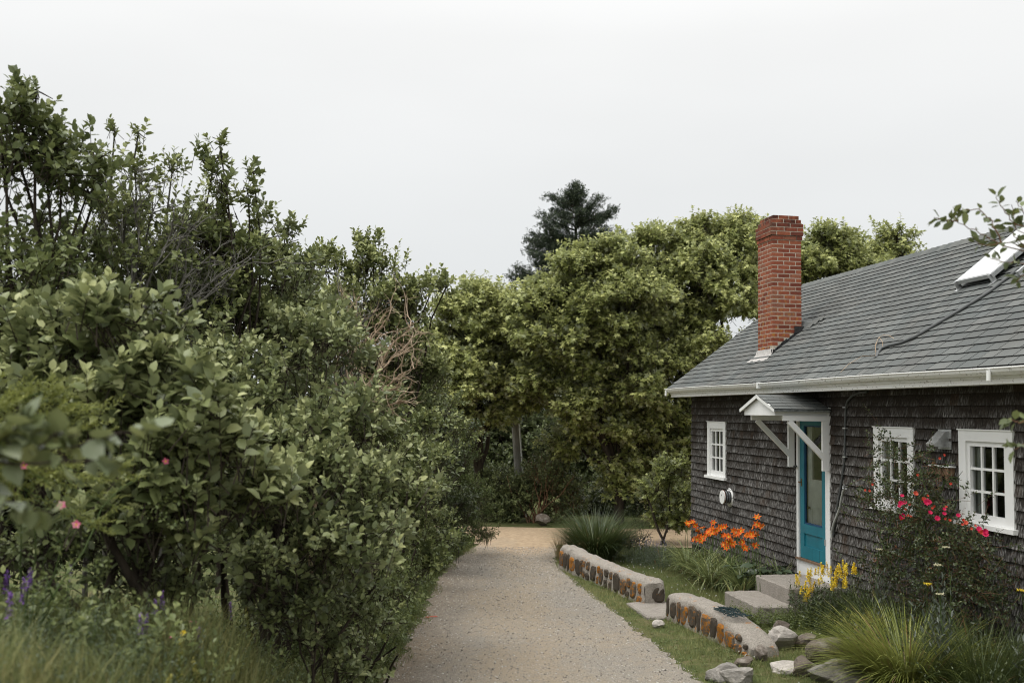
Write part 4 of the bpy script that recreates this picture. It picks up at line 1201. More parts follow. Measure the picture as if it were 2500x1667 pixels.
rough_box('concrete_step', 4.91, 6.02, .775, 1.27, -.05, .205, MAT['concrete'], 'lower concrete step on the lawn, nearest the stone walls', 'step', 'concrete steps at the door', 2)
rough_box('concrete_slab', 4.75, 5.72, 2.02, 2.62, -.04, .045, MAT['concrete'], 'flat concrete slab lying in the gap between the two stone walls', 'slab', None, 3)

def smooth_noise(rng_, n_, k=3):
    a = rng_.normal(size=n_ + 2 * k)
    return np.convolve(a, np.ones(2 * k + 1) / (2 * k + 1), 'valid')
def stone_wall(name, label, path, hts, th, seed, end_cap_lichen=False, gap=.038):
    """low mortared wall; path is its lane-side foot line in (s, k)"""
    rng_ = np.random.default_rng(seed)
    path = np.array(path)
    seglen = np.concatenate([[0], np.cumsum(np.linalg.norm(np.diff(path, axis=0), axis=1))])
    n_ = int(seglen[-1] / .06)
    tt = np.linspace(0, seglen[-1], n_)
    S = np.interp(tt, seglen, path[:, 0]); Kk = np.interp(tt, seglen, path[:, 1]); Hh = np.interp(tt, seglen, hts)
    Hh = Hh + smooth_noise(rng_, n_) * .02
    root = thing(name, label, 'wall', H(S.mean(), Kk.mean() - th / 2, 0))
    prof = [(0.0, -.12), (0.0, .0), (-.012, .35), (-.022, .7), (-.035, .88), (-.075, .97), (-.13, 1.0), (-.20, 1.0), (-th + .08, .98), (-th + .03, .90), (-th, .6), (-th, -.12)]
    rows = []
    for a, b, h in zip(S, Kk, Hh):
        rows.append([H(a, b + kk, h * zz if zz > 0 else zz) + rng_.normal(0, .0085, 3) for kk, zz in prof])
    rows = np.array(rows)
    for e_ in (0, -1):                                  # round the ends over
        c_ = rows[e_].mean(0)
        rows[e_] = c_ + (rows[e_] - c_) * np.array([.9, .9, .86]) + np.array([0, 0, -.02])
    m_ = len(prof)
    i_ = np.arange(n_ * m_).reshape(n_, m_)
    mb_ = MB().add(rows, None, np.stack([i_[:-1, :-1], i_[1:, :-1], i_[1:, 1:], i_[:-1, 1:]], -1).reshape(-1, 4))
    mb_.add(rows[0], [(0, j, j + 1) for j in range(1, m_ - 1)]); mb_.add(rows[-1], [(0, j + 1, j) for j in range(1, m_ - 1)])
    mb_.build('mortar_body', MAT['mortar'], root, True)
    # stones bedded in the lane-side face
    def stone(s_, k_, z_, w_, h_, nrm, along):
        upv = np.array([0, 0, 1.])
        m2 = 9
        a = np.arange(m2) * 2 * math.pi / m2 + rng_.uniform(0, .6)
        rr = rng_.uniform(.78, 1.12, m2); rr = .5 * rr + .25 * (np.roll(rr, 1) + np.roll(rr, -1))
        ex = np.sign(np.cos(a)) * np.abs(np.cos(a)) ** .6; ey = np.sign(np.sin(a)) * np.abs(np.sin(a)) ** .6
        c_ = H(s_, k_, z_)
        V = []
        for sc, out in ((1.0, -.014), (.95, .008), (.7, .018)):
            for j in range(m2):
                V.append(c_ + along * ex[j] * rr[j] * w_ / 2 * sc + upv * ey[j] * rr[j] * h_ / 2 * sc + nrm * (out + rng_.normal(0, .004)))
        V.append(c_ + nrm * (.018 + rng_.normal(0, .004)))
        Q = [(q * m2 + j, q * m2 + (j + 1) % m2, (q + 1) * m2 + (j + 1) % m2, (q + 1) * m2 + j) for q in (0, 1) for j in range(m2)]
        T = [(2 * m2 + j, 2 * m2 + (j + 1) % m2, 3 * m2) for j in range(m2)]
        if np.dot(np.cross(along, upv), nrm) < 0:
            Q = [q[::-1] for q in Q]; T = [t_[::-1] for t_ in T]
        MB().add(V, T, Q, .5).build('stone', MAT['stone'], root, False)
    x = .05
    while x < seglen[-1] - .08:
        w_ = rng_.choice([.08, .12, .16, .2, .23]) * rng_.uniform(.85, 1.15)
        xm = x + w_ / 2
        s_, k_, h_ = np.interp(xm, tt, S), np.interp(xm, tt, Kk), np.interp(xm, tt, Hh)
        j = min(len(S) - 2, int(xm / seglen[-1] * (len(S) - 1)))
        al_ = norm(H(S[j + 1], Kk[j + 1], 0) - H(S[j], Kk[j], 0))
        nr_ = np.cross(np.array([0, 0, 1.]), al_)
        if nr_ @ K < 0: nr_ = -nr_
        full = h_ * rng_.uniform(.76, .92)
        if rng_.uniform() < .72:
            stone(s_, k_ - .008, full * .5 + .005, w_, full * rng_.uniform(.86, 1.02), nr_, al_)
        else:
            cut = rng_.uniform(.42, .66)
            stone(s_, k_ - .004, full * cut * .5, w_ * rng_.uniform(.8, 1), full * cut * .9, nr_, al_)
            stone(s_, k_ - .014, full * (cut + (1 - cut) * .5) + .012, w_ * rng_.uniform(.6, 1), full * (1 - cut) * .85, nr_, al_)
        x += w_ + rng_.uniform(gap * .4, gap)
    if end_cap_lichen:
        a_ = norm(H(S[-1], Kk[-1], 0) - H(S[-2], Kk[-2], 0))
        stone(S[-1] - .006, Kk[-1] - th * .66, .15, .20, .22, a_, K)
    return root
stone_wall('stone_wall', 'longer low fieldstone wall running from the tall grass to the slab', [(1.35, 2.86), (2.2, 2.76), (3.0, 2.64), (4.0, 2.52), (4.85, 2.42)], [.38, .36, .34, .34, .345], .34, 5, True)
stone_wall('stone_wall', 'shorter orange-lichened stone wall with netting on top, near the boulders', [(5.62, 2.36), (6.3, 2.26), (7.0, 2.2), (7.55, 2.17), (7.8, 2.14)], [.33, .33, .33, .27, .14], .38, 9, False, .012)

def boulder(p, size, rot, mat, label, seed, flat=.65, cut=None, group=None, sub=3):
    rng_ = np.random.default_rng(seed)
    import bmesh
    bm = bmesh.new()
    bmesh.ops.create_icosphere(bm, subdivisions=sub, radius=1)
    co = np.array([v.co[:] for v in bm.verts])
    fc = [[v.index for v in f.verts] for f in bm.faces]
    bm.free()
    for _ in range(11):                                  # broken flat facets
        d_ = norm(rng_.normal(size=3)); lim = rng_.uniform(.55, .85)
        h_ = co @ d_
        co = co - np.where(h_ > lim, h_ - lim, 0)[:, None] * d_
    fr = rng_.normal(size=(6, 3)) * 2.2; ph = rng_.uniform(0, 6.28, 6)
    co = co * (1 + .05 * np.sin(co @ fr.T + ph).sum(1))[:, None] + rng_.normal(0, .008, co.shape)
    co = co * [1, rng_.uniform(.62, .8), flat] * np.asarray(size)
    c, s_ = math.cos(rot), math.sin(rot)
    co = np.stack([co[:, 0] * c - co[:, 1] * s_, co[:, 0] * s_ + co[:, 1] * c, co[:, 2]], 1)
    z_ = p[2] - co[:, 2].min() * .72
    o_ = MB().add(co + np.array([0, 0, -co[:, 2].min() * .72]), fc).build('boulder', MAT[mat])
    o_.location = Vector((p[0], p[1], p[2]))
    return tag(o_, label, 'rock', group)
Z6 = lambda a, b: (1700 + a / 5.227, 1450 + b / 5.227)
def rock_at(a, b, *r, z=0.0, **kw):
    p = on(*Z6(a, b), z)
    return boulder(p, *r, **kw)
RG = 'rocks tumbled at the end of the wall'
rock_at(1040, 700, .25, .35, 'rock_c', 'pitted pale block standing against the end of the shorter stone wall', 31, .72, group=RG)
rock_at(1385, 690, .20, -1.0, 'rock_b', 'dark leaning slab on the lawn behind the pale block', 32, .62, group=RG)
rock_at(1060, 520, .13, .2, 'rock_b', 'small brown stone capping the end of the wall behind the pale block', 33, .75, z=.1, group=RG)
rock_at(1700, 900, .27, -.35, 'rock_b', 'flat-topped brown boulder propped on other rocks beside the lime grass', 34, .60, z=.02, group=RG)
rock_at(1790, 1150, .36, -.2, 'rock_a', 'large speckled grey boulder at the bottom edge below the flat-topped one', 35, .5, group=RG)
rock_at(1150, 1010, .24, -.8, 'rock_c', 'whitish low stone half buried in front of the pale block', 36, .30, group=RG)
rock_at(330, 1080, .21, .5, 'rock_a', 'smooth grey stone at the lane edge, leftmost of the rocks', 37, .55, group=RG)
rock_at(570, 1130, .20, .1, 'rock_a', 'rounded grey stone just right of the leftmost rock', 38, .5, group=RG)
rock_at(590, 940, .13, .3, 'rock_b', 'small squarish brown stone behind the two grey lane-edge rocks', 39, .5, group=RG)
rock_at(1400, 1060, .17, .6, 'rock_b', 'dark mossy stone wedged under the flat-topped boulder', 40, .7, group=RG)
rock_at(840, 860, .11, .9, 'rock_b', 'dark broken stone at the foot of the pale block', 41, 1.0, group=RG)
boulder(on(1320 + 845 / 2.94, 1220 + 915 / 2.94), .085, .4, 'rock_c', 'single round pale cobble in the verge grass below the slab', 42, .7)
boulder(np.array([*(at(1322, 1283, 23.4)[:2]), .02]), .24, .4, 'rock_b', 'dark far rock under the bare red stems beyond the crossing', 43, .6)
# netting on the shorter wall
nt = thing('fishing_net', 'dark green rope netting heaped on top of the shorter stone wall', 'net', H(7.04, 2.02, .33))
rng = np.random.default_rng(3)
ns, nk = 13, 9
SS, KK = np.meshgrid(np.linspace(6.82, 7.30, ns), np.linspace(1.90, 2.14, nk), indexing='ij')
SS = SS + rng.normal(0, .012, SS.shape); KK = KK + rng.normal(0, .012, KK.shape)
ZZ = .335 + np.abs(rng.normal(0, .012, SS.shape)) + .012
for i_ in range(ns):
    mb = MB(); mb.tube([H(SS[i_, j], KK[i_, j], ZZ[i_, j]) for j in range(nk)], .0048, 4); mb.build('cord', MAT['net'], nt)
for j in range(nk):
    mb = MB(); mb.tube([H(SS[i_, j], KK[i_, j], ZZ[i_, j]) for i_ in range(ns)], .0048, 4); mb.build('cord', MAT['net'], nt)
mb = MB()
for q in range(10):
    p = np.array([H(6.84 + rng.normal(0, .03) + .02 * j, 2.06 + rng.normal(0, .03), .36 + rng.uniform(0, .02)) for j in range(4)])
    mb.tube(p, .005, 4)
mb.build('tangle', MAT['net'], nt)

# ================================================================== TREES BEYOND THE LANE
MG = 'maple trees beyond the lane and cottage'
def maple(label, base, rows, seed, shoots=140, tint0=.6, size=.13):
    return woody('maple_tree', 'tree', label, base, px_blobs(rows), 'maple', shoots=shoots, nl=9, size=size, L=.34, shape='maple', trunk_r=.13, bark='bark',
                 up=1.2, spread=75, droop=.22, seed=seed, tint0=tint0, group=MG, outward=.8, upward=.35, tipboost=.35, shell=.6, flat=.9, clumps=13, cl_r=.21)
maple('yellow-green maple with rounded crown at the far end of the lane', foot(-.9, 25.2),
      [(1105, 800, 23.89, 0.75), (1170, 775, 24.26, 0.8), (1245, 765, 24.71, 0.85), (1120, 885, 23.85, 0.9), (1210, 860, 24.21, 1.0), (1065, 850, 23.16, 0.55), (1290, 830, 24.35, 0.9), (1170, 965, 24.27, 0.7), (1255, 950, 24.69, 0.85), (1090, 940, 23.14, 0.55), (1140, 1040, 23.67, 0.5), (1330, 900, 24.23, 0.8)], 101)
maple('broad bright maple leaning over the lane left of the chimney', foot(2.6, 23.8),
      [(1335, 765, 23.02, 0.85), (1400, 695, 23.09, 0.85), (1480, 670, 23.09, 0.85), (1380, 830, 23.09, 0.9), (1465, 775, 22.61, 1.0), (1545, 715, 22.59, 0.9), (1350, 940, 23.54, 0.8), (1445, 900, 23.19, 0.9), (1535, 860, 22.85, 1.0), (1425, 1000, 23.56, 0.8), (1515, 980, 23.39, 0.9), (1470, 1080, 23.85, 0.65), (1565, 1075, 23.81, 0.75), (1400, 1090, 24.34, 0.55), (1520, 1160, 24.1, 0.55)], 102)
maple('tall maple behind the brick chimney, highest of the broad trees', foot(4.4, 25.0),
      [(1590, 655, 24.02, 0.85), (1660, 625, 24.52, 0.85), (1730, 600, 25.02, 0.85), (1800, 600, 25.02, 0.8), (1785, 560, 25.02, 0.35), (1620, 750, 23.85, 1), (1710, 720, 24.07, 1), (1800, 700, 24.52, 1), (1600, 880, 24.06, 1.0), (1690, 840, 24.19, 1), (1620, 990, 24.09, 0.9), (1665, 1090, 24.52, 0.8), (1610, 1150, 24.4, 0.65), (1650, 1215, 24.2, 0.5)], 103)
maple('maple showing above the roof just right of the chimney', foot(8.3, 27.5),
      [(1920, 640, 27, .8), (1985, 605, 27, .55), (2045, 600, 27, .55), (1900, 700, 27, .9), (2000, 670, 27, .9), (2075, 640, 27, .6), (1860, 600, 27.5, .6)], 104)
maple('small maple crown peeping over the ridge nearest the solar panel', foot(10.9, 28.5),
      [(2190, 575, 28, .32), (2160, 615, 28, .42), (2205, 625, 28, .5), (2110, 650, 28, .6), (2240, 645, 28, .4)], 105)

def spruce():
    rng = np.random.default_rng(77)
    d = 42.0
    top = at(1408, 455, d); bx = at(1398, 900, d)
    base = np.array([bx[0], bx[1], float(gz(bx[0], bx[1]))])
    t = thing('spruce_tree', 'dark ragged spruce rising behind the yellow-green maples', 'tree', base)
    tr = MB(); n = 12
    tr.tube(base + (top - base) * np.linspace(0, 1, n)[:, None], np.linspace(.24, .02, n), 8)
    tr.build('trunk', MAT['bark'], t, True)
    z5 = lambda a, b: (1230 + a / 5.6, 440 + b / 5.6)
    tips = [(640, 220), (1310, 240), (1510, 395), (1430, 480), (530, 455), (530, 590), (390, 735), (340, 820), (350, 910), (1560, 750), (1430, 910), (120, 1305), (190, 1190), (400, 1010), (430, 1130), (1270, 1060), (1100, 1160),
            (880, 160), (1070, 140), (800, 330), (1200, 360), (700, 420), (1150, 520), (1300, 560), (640, 680), (1400, 650), (800, 600), (1250, 800), (560, 800), (700, 900), (500, 900), (1350, 870), (600, 1060), (300, 1330), (500, 1250), (350, 1480), (620, 1350), (800, 1000), (820, 470), (1050, 420), (960, 90), (1000, 60), (1040, 230), (760, 780), (1100, 900), (900, 850), (500, 1430), (1120, 700), (700, 1200)]
    cr = MB()
    for a, b in tips:
        px, py = z5(a, b)
        tip = at(px, py, d + rng.uniform(-1.3, 1.3))
        f = np.clip((tip[2] - base[2]) / (top[2] - base[2]) - .03 - .05 * rng.uniform(), .1, .995)
        root = base + (top - base) * f
        br = MB(); path = wiggle(rng, root, tip, 8, .03, -.06)
        br.tube(path, np.linspace(.05, .008, 8), 5); br.build('branch', MAT['bark'], t, True)
        L = np.linalg.norm(tip - root)
        m = int(30 + 80 * L)
        u = rng.uniform(.22, 1.02, m) ** .8
        i = np.clip(u * 7, 0, 6.99); k = i.astype(int); fr = (i - k)[:, None]
        c = path[k] * (1 - fr) + path[np.minimum(k + 1, 7)] * fr
        sp = .08 + .17 * np.minimum(1, L / 1.5)
        c = c + rng.normal(0, 1, (m, 3)) * [sp, sp, sp * .45] * (1.15 - u[:, None] * .6)
        dr = norm(norm(tip - root) * .8 + rng.normal(0, .7, (m, 3)) + [0, 0, .12])
        P, D, Nn, S, T = shoot_leaves(rng, c, dr, .2, 9, .12, .5, 62, 0, .3, .45, .35)
        add_leaves(cr, P, D, Nn, S, T, 'oval4', .42)
    cr.build('crown', LEAF['spruce'], t, False, 'stuff')
spruce()

BG = 'dark woodland trees far behind the lane'
for i, (lab, rows) in enumerate([
        ('dark background tree at the far left, behind the hedge gap', [(1020, 960, 33, 1.9), (1080, 1080, 33, 1.8), (1000, 1150, 32, 1.7)]),
        ('dark background tree directly behind the utility pole', [(1170, 1000, 33, 1.5), (1230, 1080, 33, 1.7), (1190, 1170, 32, 1.5), (1150, 1220, 32, 1.3)]),
        ('dark background tree right of the utility pole', [(1310, 1030, 34, 1.5), (1370, 1110, 33, 1.7), (1320, 1190, 32, 1.4), (1420, 1210, 32, 1.2)]),
        ('dark background tree left of the cottage corner', [(1480, 1080, 32, 1.5), (1560, 1130, 31, 1.5), (1500, 1200, 31, 1.3), (1660, 1180, 31, 1.3), (1620, 1080, 31, 1.3)])]):
    b = px_blobs(rows)
    woody('background_tree', 'tree', lab, foot(np.mean([q[0] for q in b]), 33), b, 'back', shoots=38, nl=9, size=.17, L=.45, shape='oval4', trunk_r=.16, seed=200 + i, tint0=.34, group=BG, shell=.35, upward=.4)

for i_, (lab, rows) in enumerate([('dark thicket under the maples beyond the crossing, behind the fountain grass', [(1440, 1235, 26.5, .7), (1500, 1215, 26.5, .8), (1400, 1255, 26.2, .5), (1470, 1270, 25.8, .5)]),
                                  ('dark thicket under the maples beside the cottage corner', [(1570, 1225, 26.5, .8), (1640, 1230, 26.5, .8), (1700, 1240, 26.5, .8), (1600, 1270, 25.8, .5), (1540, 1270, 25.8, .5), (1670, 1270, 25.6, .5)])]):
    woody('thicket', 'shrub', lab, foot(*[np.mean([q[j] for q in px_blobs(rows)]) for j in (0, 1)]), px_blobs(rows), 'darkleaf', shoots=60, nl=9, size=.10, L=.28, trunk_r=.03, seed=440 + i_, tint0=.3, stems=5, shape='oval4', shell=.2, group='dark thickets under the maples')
woody('roadside_bush', 'bush', 'rounded green bush at the far crossing, in front of the utility pole', foot(-.35, 24.6),
      px_blobs([(1225, 1180, 24.6, .55), (1215, 1240, 24.4, .6), (1262, 1215, 24.3, .5), (1190, 1170, 25, .45), (1180, 1235, 24.8, .45), (1290, 1190, 24.6, .35), (1240, 1265, 24.2, .35)]), 'back', shoots=130, nl=9, size=.085, L=.24, shape='oval4', trunk_r=.04, seed=301, tint0=.8, stems=4)
woody('roadside_bush', 'bush', 'bush with bare red stems at its foot, right of the utility pole', foot(.75, 24.9),
      px_blobs([(1330, 1150, 24.6, .6), (1375, 1180, 24.6, .5), (1310, 1190, 24.8, .4), (1400, 1230, 24.6, .4), (1360, 1250, 24.4, .35)]), 'back', shoots=120, nl=9, size=.085, L=.24, shape='oval4', trunk_r=.03, bark='redtwig', seed=302, tint0=.7, stems=7)
mb = MB(); rng = np.random.default_rng(8)
rs = thing('bare_shrub', 'fan of bare reddish stems under the bush right of the pole', 'shrub', foot(.62, 24.2))
for q in range(16):
    a = foot(.62 + rng.normal(0, .1), 24.2 + rng.normal(0, .08)); b = a + np.array([rng.normal(0, .38), rng.normal(0, .2), rng.uniform(.6, 1.2)])
    m_ = MB(); m_.tube(wiggle(rng, a, b, 6, .06), np.linspace(.016, .006, 6), 5); m_.build('stem', MAT['redtwig'], rs, True)
# utility pole
pl = thing('utility_pole', 'weathered grey wooden utility pole between the far bushes', 'pole', foot(.32, 25.3))
a, b = foot(.32, 25.3), at(1257, 1000, 25.3)
mb = MB(); mb.tube(a + (b - a) * np.linspace(-.05, 1, 9)[:, None], np.linspace(.125, .105, 9), 12); mb.build('shaft', MAT['polewood'], pl, True)
mb = MB(); mb.tube([a + [.09, -.1, 0], b + [.075, -.085, 0]], .014, 5); mb.build('ground_wire_cover', MAT['trim'], pl)

# ================================================================== HEDGE ALONG THE LEFT SIDE
HG = 'shrubs of the tall hedge left of the lane'
def hedge(name, cat, label, base, rows, leaf='cherry', **kw):
    kw.setdefault('group', HG); kw.setdefault('clumps', 26); kw.setdefault('cl_r', .11)
    return woody(name, cat, label, base, px_blobs(rows), leaf, **kw)
hedge('tall_shrub', 'shrub', 'tallest dark shrub at the far left edge, reaching into the sky', foot(-3.1, 6.7),
      [(60, 300, 6.5, .24), (88, 222, 6.5, .13), (40, 240, 6.5, .10), (15, 420, 6.5, .38), (150, 420, 6.6, .3), (90, 560, 6.6, .45), (235, 390, 6.8, .16), (20, 700, 6.5, .5), (170, 680, 7, .4), (215, 470, 6.8, .22), (110, 370, 6.5, .25), (0, 330, 6.5, .25), (60, 860, 6.4, .5), (140, 800, 6.6, .4)],
      'cherry', shoots=72, nl=10, size=.07, L=.24, trunk_r=.04, seed=401, tint0=.42, stems=3, upward=.9, own_leaves=120)
hedge('tall_shrub', 'shrub', 'sparse shrub with bare grey twigs and two thin tips above it', foot(-2.75, 7.6),
      [(338, 325, 7.5, .09), (280, 318, 7.5, .06), (330, 420, 7.5, .2), (265, 470, 7.5, .28), (420, 420, 7.5, .16), (370, 520, 7.5, .36), (455, 560, 7.5, .22), (300, 620, 7.6, .42), (430, 640, 7.6, .42), (350, 740, 7.6, .4), (480, 740, 7.8, .4), (220, 580, 7.6, .3)],
      'cherry', shoots=85, nl=9, size=.058, L=.2, trunk_r=.038, bark='greybark', seed=402, tint0=.62, stems=3, upward=.9, own_leaves=60)
hedge('tall_shrub', 'shrub', 'shrub with a leafy spire standing alone against the sky', foot(-2.35, 8.2),
      [(535, 345, 8, .08), (525, 390, 8, .12), (540, 440, 8, .14), (548, 500, 8, .15), (618, 420, 8, .08), (605, 465, 8, .11), (555, 580, 8, .26), (470, 640, 8.2, .48), (600, 600, 8.2, .38), (620, 690, 8.2, .38), (500, 760, 8.2, .45)],
      'cherry', shoots=115, nl=10, size=.068, L=.22, trunk_r=.035, seed=403, tint0=.58, stems=2, upward=1.0, own_leaves=60)
hedge('tall_shrub', 'shrub', 'shrub with big pale leaves at its tip, right of the leafy spire', foot(-2.05, 9.2),
      [(692, 552, 9, .12), (690, 605, 9, .2), (722, 640, 9, .15), (655, 700, 9, .38), (705, 735, 9, .36), (565, 800, 8.8, .58), (645, 830, 9, .5), (740, 830, 9.2, .4), (690, 930, 9, .5)],
      'viburnum', shoots=105, nl=10, size=.075, L=.22, trunk_r=.035, seed=404, tint0=.42, stems=2, upward=.9)
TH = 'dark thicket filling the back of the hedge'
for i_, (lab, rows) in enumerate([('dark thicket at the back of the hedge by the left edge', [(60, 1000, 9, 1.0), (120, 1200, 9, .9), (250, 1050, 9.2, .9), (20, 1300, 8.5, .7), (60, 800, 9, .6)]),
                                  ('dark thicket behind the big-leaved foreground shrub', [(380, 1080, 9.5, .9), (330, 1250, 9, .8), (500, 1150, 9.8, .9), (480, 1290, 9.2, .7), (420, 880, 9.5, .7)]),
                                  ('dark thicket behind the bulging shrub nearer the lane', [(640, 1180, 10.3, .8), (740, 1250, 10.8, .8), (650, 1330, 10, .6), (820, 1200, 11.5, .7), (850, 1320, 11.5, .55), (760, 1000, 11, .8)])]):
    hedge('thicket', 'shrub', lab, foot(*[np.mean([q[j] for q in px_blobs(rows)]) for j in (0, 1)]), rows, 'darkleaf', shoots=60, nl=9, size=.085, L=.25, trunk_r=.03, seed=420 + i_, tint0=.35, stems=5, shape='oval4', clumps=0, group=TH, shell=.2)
LG = 'low shrubs at the foot of the hedge'
hedge('low_shrub', 'shrub', 'low leafy shrub at the foot of the big-leaved foreground shrub', foot(-1.95, 5.8),
      [(240, 1320, 5.7, .28), (360, 1350, 5.7, .26), (120, 1330, 5.6, .3), (300, 1400, 5.6, .22), (440, 1400, 5.8, .2)], 'viburnum', shoots=110, nl=9, size=.062, L=.18, trunk_r=.015, seed=431, tint0=.32, stems=4, group=LG)
hedge('low_shrub', 'shrub', 'low leafy shrub spilling towards the lane below the bulging shrub', foot(-1.35, 7.0),
      [(620, 1440, 6.4, .22), (720, 1410, 6.5, .26), (800, 1430, 6.7, .26), (870, 1490, 7.2, .22), (780, 1520, 7, .22), (890, 1420, 7.4, .24), (690, 1500, 6.6, .18)], 'viburnum', shoots=110, nl=9, size=.06, L=.18, trunk_r=.015, seed=432, tint0=.4, stems=4, group=LG)
hedge('low_shrub', 'shrub', 'low leafy shrub at the lane edge in front of the clipped-looking hedge', foot(-1.45, 9.3),
      [(930, 1450, 8.8, .26), (980, 1440, 9.5, .22), (900, 1540, 8.2, .22), (950, 1520, 8.8, .2), (850, 1590, 7.6, .2), (1010, 1400, 10.3, .2)], 'cherry', shoots=110, nl=9, size=.05, L=.17, trunk_r=.015, seed=433, tint0=.5, stems=4, group=LG)
hedge('low_shrub', 'shrub', 'pale-leaved sapling at the bottom edge beside the lane', foot(-1.2, 7.4),
      [(870, 1620, 7.3, .16), (820, 1640, 7.0, .15), (760, 1560, 6.8, .14)], 'viburnum', shoots=100, nl=8, size=.06, L=.16, trunk_r=.01, seed=434, tint0=.6, stems=3, group=LG)
hedge('small_tree', 'tree', 'airy small tree in the middle of the hedge, above the dead twigs', foot(-1.95, 12.7),
      [(910, 600, 12.5, .2), (895, 660, 12.5, .38), (800, 665, 12.5, .4), (980, 680, 12.5, .36), (1060, 695, 12.5, .2), (1090, 700, 12.5, .1), (870, 760, 12.5, .55), (985, 775, 12.5, .45), (770, 740, 12.5, .36), (930, 870, 12.6, .6), (1005, 880, 12.8, .5), (820, 880, 12.4, .6), (740, 690, 12.5, .2)],
      'cherry', shoots=95, nl=10, size=.075, L=.24, trunk_r=.045, seed=405, tint0=.85, stems=3, upward=.9)
hedge('viburnum', 'shrub', 'large-leaved shrub with pale upright shoot tips in the left foreground', foot(-2.0, 5.6),
      [(240, 745, 5.4, .17), (330, 790, 5.4, .25), (160, 830, 5.6, .28), (420, 860, 5.4, .22), (250, 900, 5.5, .42), (400, 985, 5.2, .3), (490, 965, 5.2, .16), (545, 1050, 5.4, .2), (350, 1120, 5.2, .36), (180, 1050, 5.6, .4), (480, 1150, 5.3, .32), (300, 1270, 5.3, .28), (440, 1260, 5.3, .22), (90, 960, 5.8, .4), (560, 1170, 5.6, .28)],
      'viburnum', shoots=115, nl=9, size=.092, L=.2, trunk_r=.028, seed=406, tint0=.48, stems=4, upward=1.1, own_leaves=300, tipboost=.55)
hedge('viburnum', 'shrub', 'dense shrub bulging towards the lane left of the dead twigs', foot(-1.75, 7.2),
      [(630, 1020, 6.8, .22), (740, 1060, 6.8, .18), (560, 900, 7.2, .38), (700, 900, 7.4, .46), (800, 840, 8, .40), (780, 1000, 7.2, .32), (650, 1150, 6.6, .38), (760, 1180, 6.6, .38), (840, 1150, 7, .28), (700, 1290, 6.5, .34), (810, 1290, 6.6, .3), (865, 1360, 6.6, .2), (890, 1240, 7, .28), (600, 1240, 6.5, .28), (600, 1010, 7.0, .32), (880, 1090, 7.4, .28)],
      'viburnum', shoots=115, nl=10, size=.07, L=.2, trunk_r=.028, seed=407, tipboost=.5, tint0=.46, stems=4, upward=.95, own_leaves=220)
hedge('hedge_shrub', 'shrub', 'clipped-looking hedge shrub along the lane edge in mid distance', foot(-1.75, 10.4),
      [(890, 1010, 9.5, .4), (960, 1025, 10, .32), (1005, 1085, 10.5, .25), (930, 1120, 9.6, .45), (1010, 1170, 10.5, .36), (950, 1230, 9.6, .45), (1005, 1290, 10.4, .36), (930, 1340, 9.3, .36), (990, 1380, 10, .26), (1035, 1115, 11, .18), (900, 1420, 9, .3), (1040, 1200, 11, .24)],
      'cherry', shoots=135, nl=10, size=.06, L=.19, trunk_r=.03, seed=408, tint0=.58, stems=5, upward=.8)
hedge('hedge_shrub', 'shrub', 'hedge shrub beyond the dead twigs, reaching over the lane', foot(-1.9, 14.2),
      [(1000, 950, 13, .5), (1030, 1020, 13.5, .4), (960, 960, 12.8, .5), (1045, 950, 14, .4), (1040, 1100, 14.5, .4), (1050, 1230, 14.5, .4), (1045, 1310, 14.5, .35)],
      'cherry', shoots=120, nl=9, size=.065, L=.2, trunk_r=.03, seed=409, tint0=.45, stems=4, shape='oval4')
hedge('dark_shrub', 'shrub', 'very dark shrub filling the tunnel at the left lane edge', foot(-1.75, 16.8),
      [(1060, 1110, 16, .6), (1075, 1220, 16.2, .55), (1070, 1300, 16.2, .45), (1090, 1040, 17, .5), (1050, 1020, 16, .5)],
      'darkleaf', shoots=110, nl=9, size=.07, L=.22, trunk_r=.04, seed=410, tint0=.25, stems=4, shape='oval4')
hedge('yew_bush', 'bush', 'feathery dark yellow-green evergreen where the lane bends', foot(-1.35, 18.4),
      [(1125, 1180, 17.8, .42), (1150, 1240, 18.2, .38), (1110, 1290, 17.4, .42), (1160, 1300, 18.4, .26), (1105, 1120, 17.8, .45), (1165, 1190, 18.6, .28), (1085, 1240, 17.4, .4)],
      'yew', shoots=190, nl=12, size=.055, L=.22, trunk_r=.04, seed=411, tint0=.5, stems=3, shape='oval4', width=.5, up=.4)
woody('ash_sapling', 'tree', 'ash sapling with compound leaves reaching out at the bend of the lane', foot(-1.6, 15.3),
      px_blobs([(1090, 1015, 15, .2), (1120, 1050, 15, .22), (1150, 1060, 15, .14)]), 'cherry', shoots=70, nl=11, size=.085, L=.3, trunk_r=.02, seed=412, tint0=.75, width=.6, upward=.1, droop=.2)

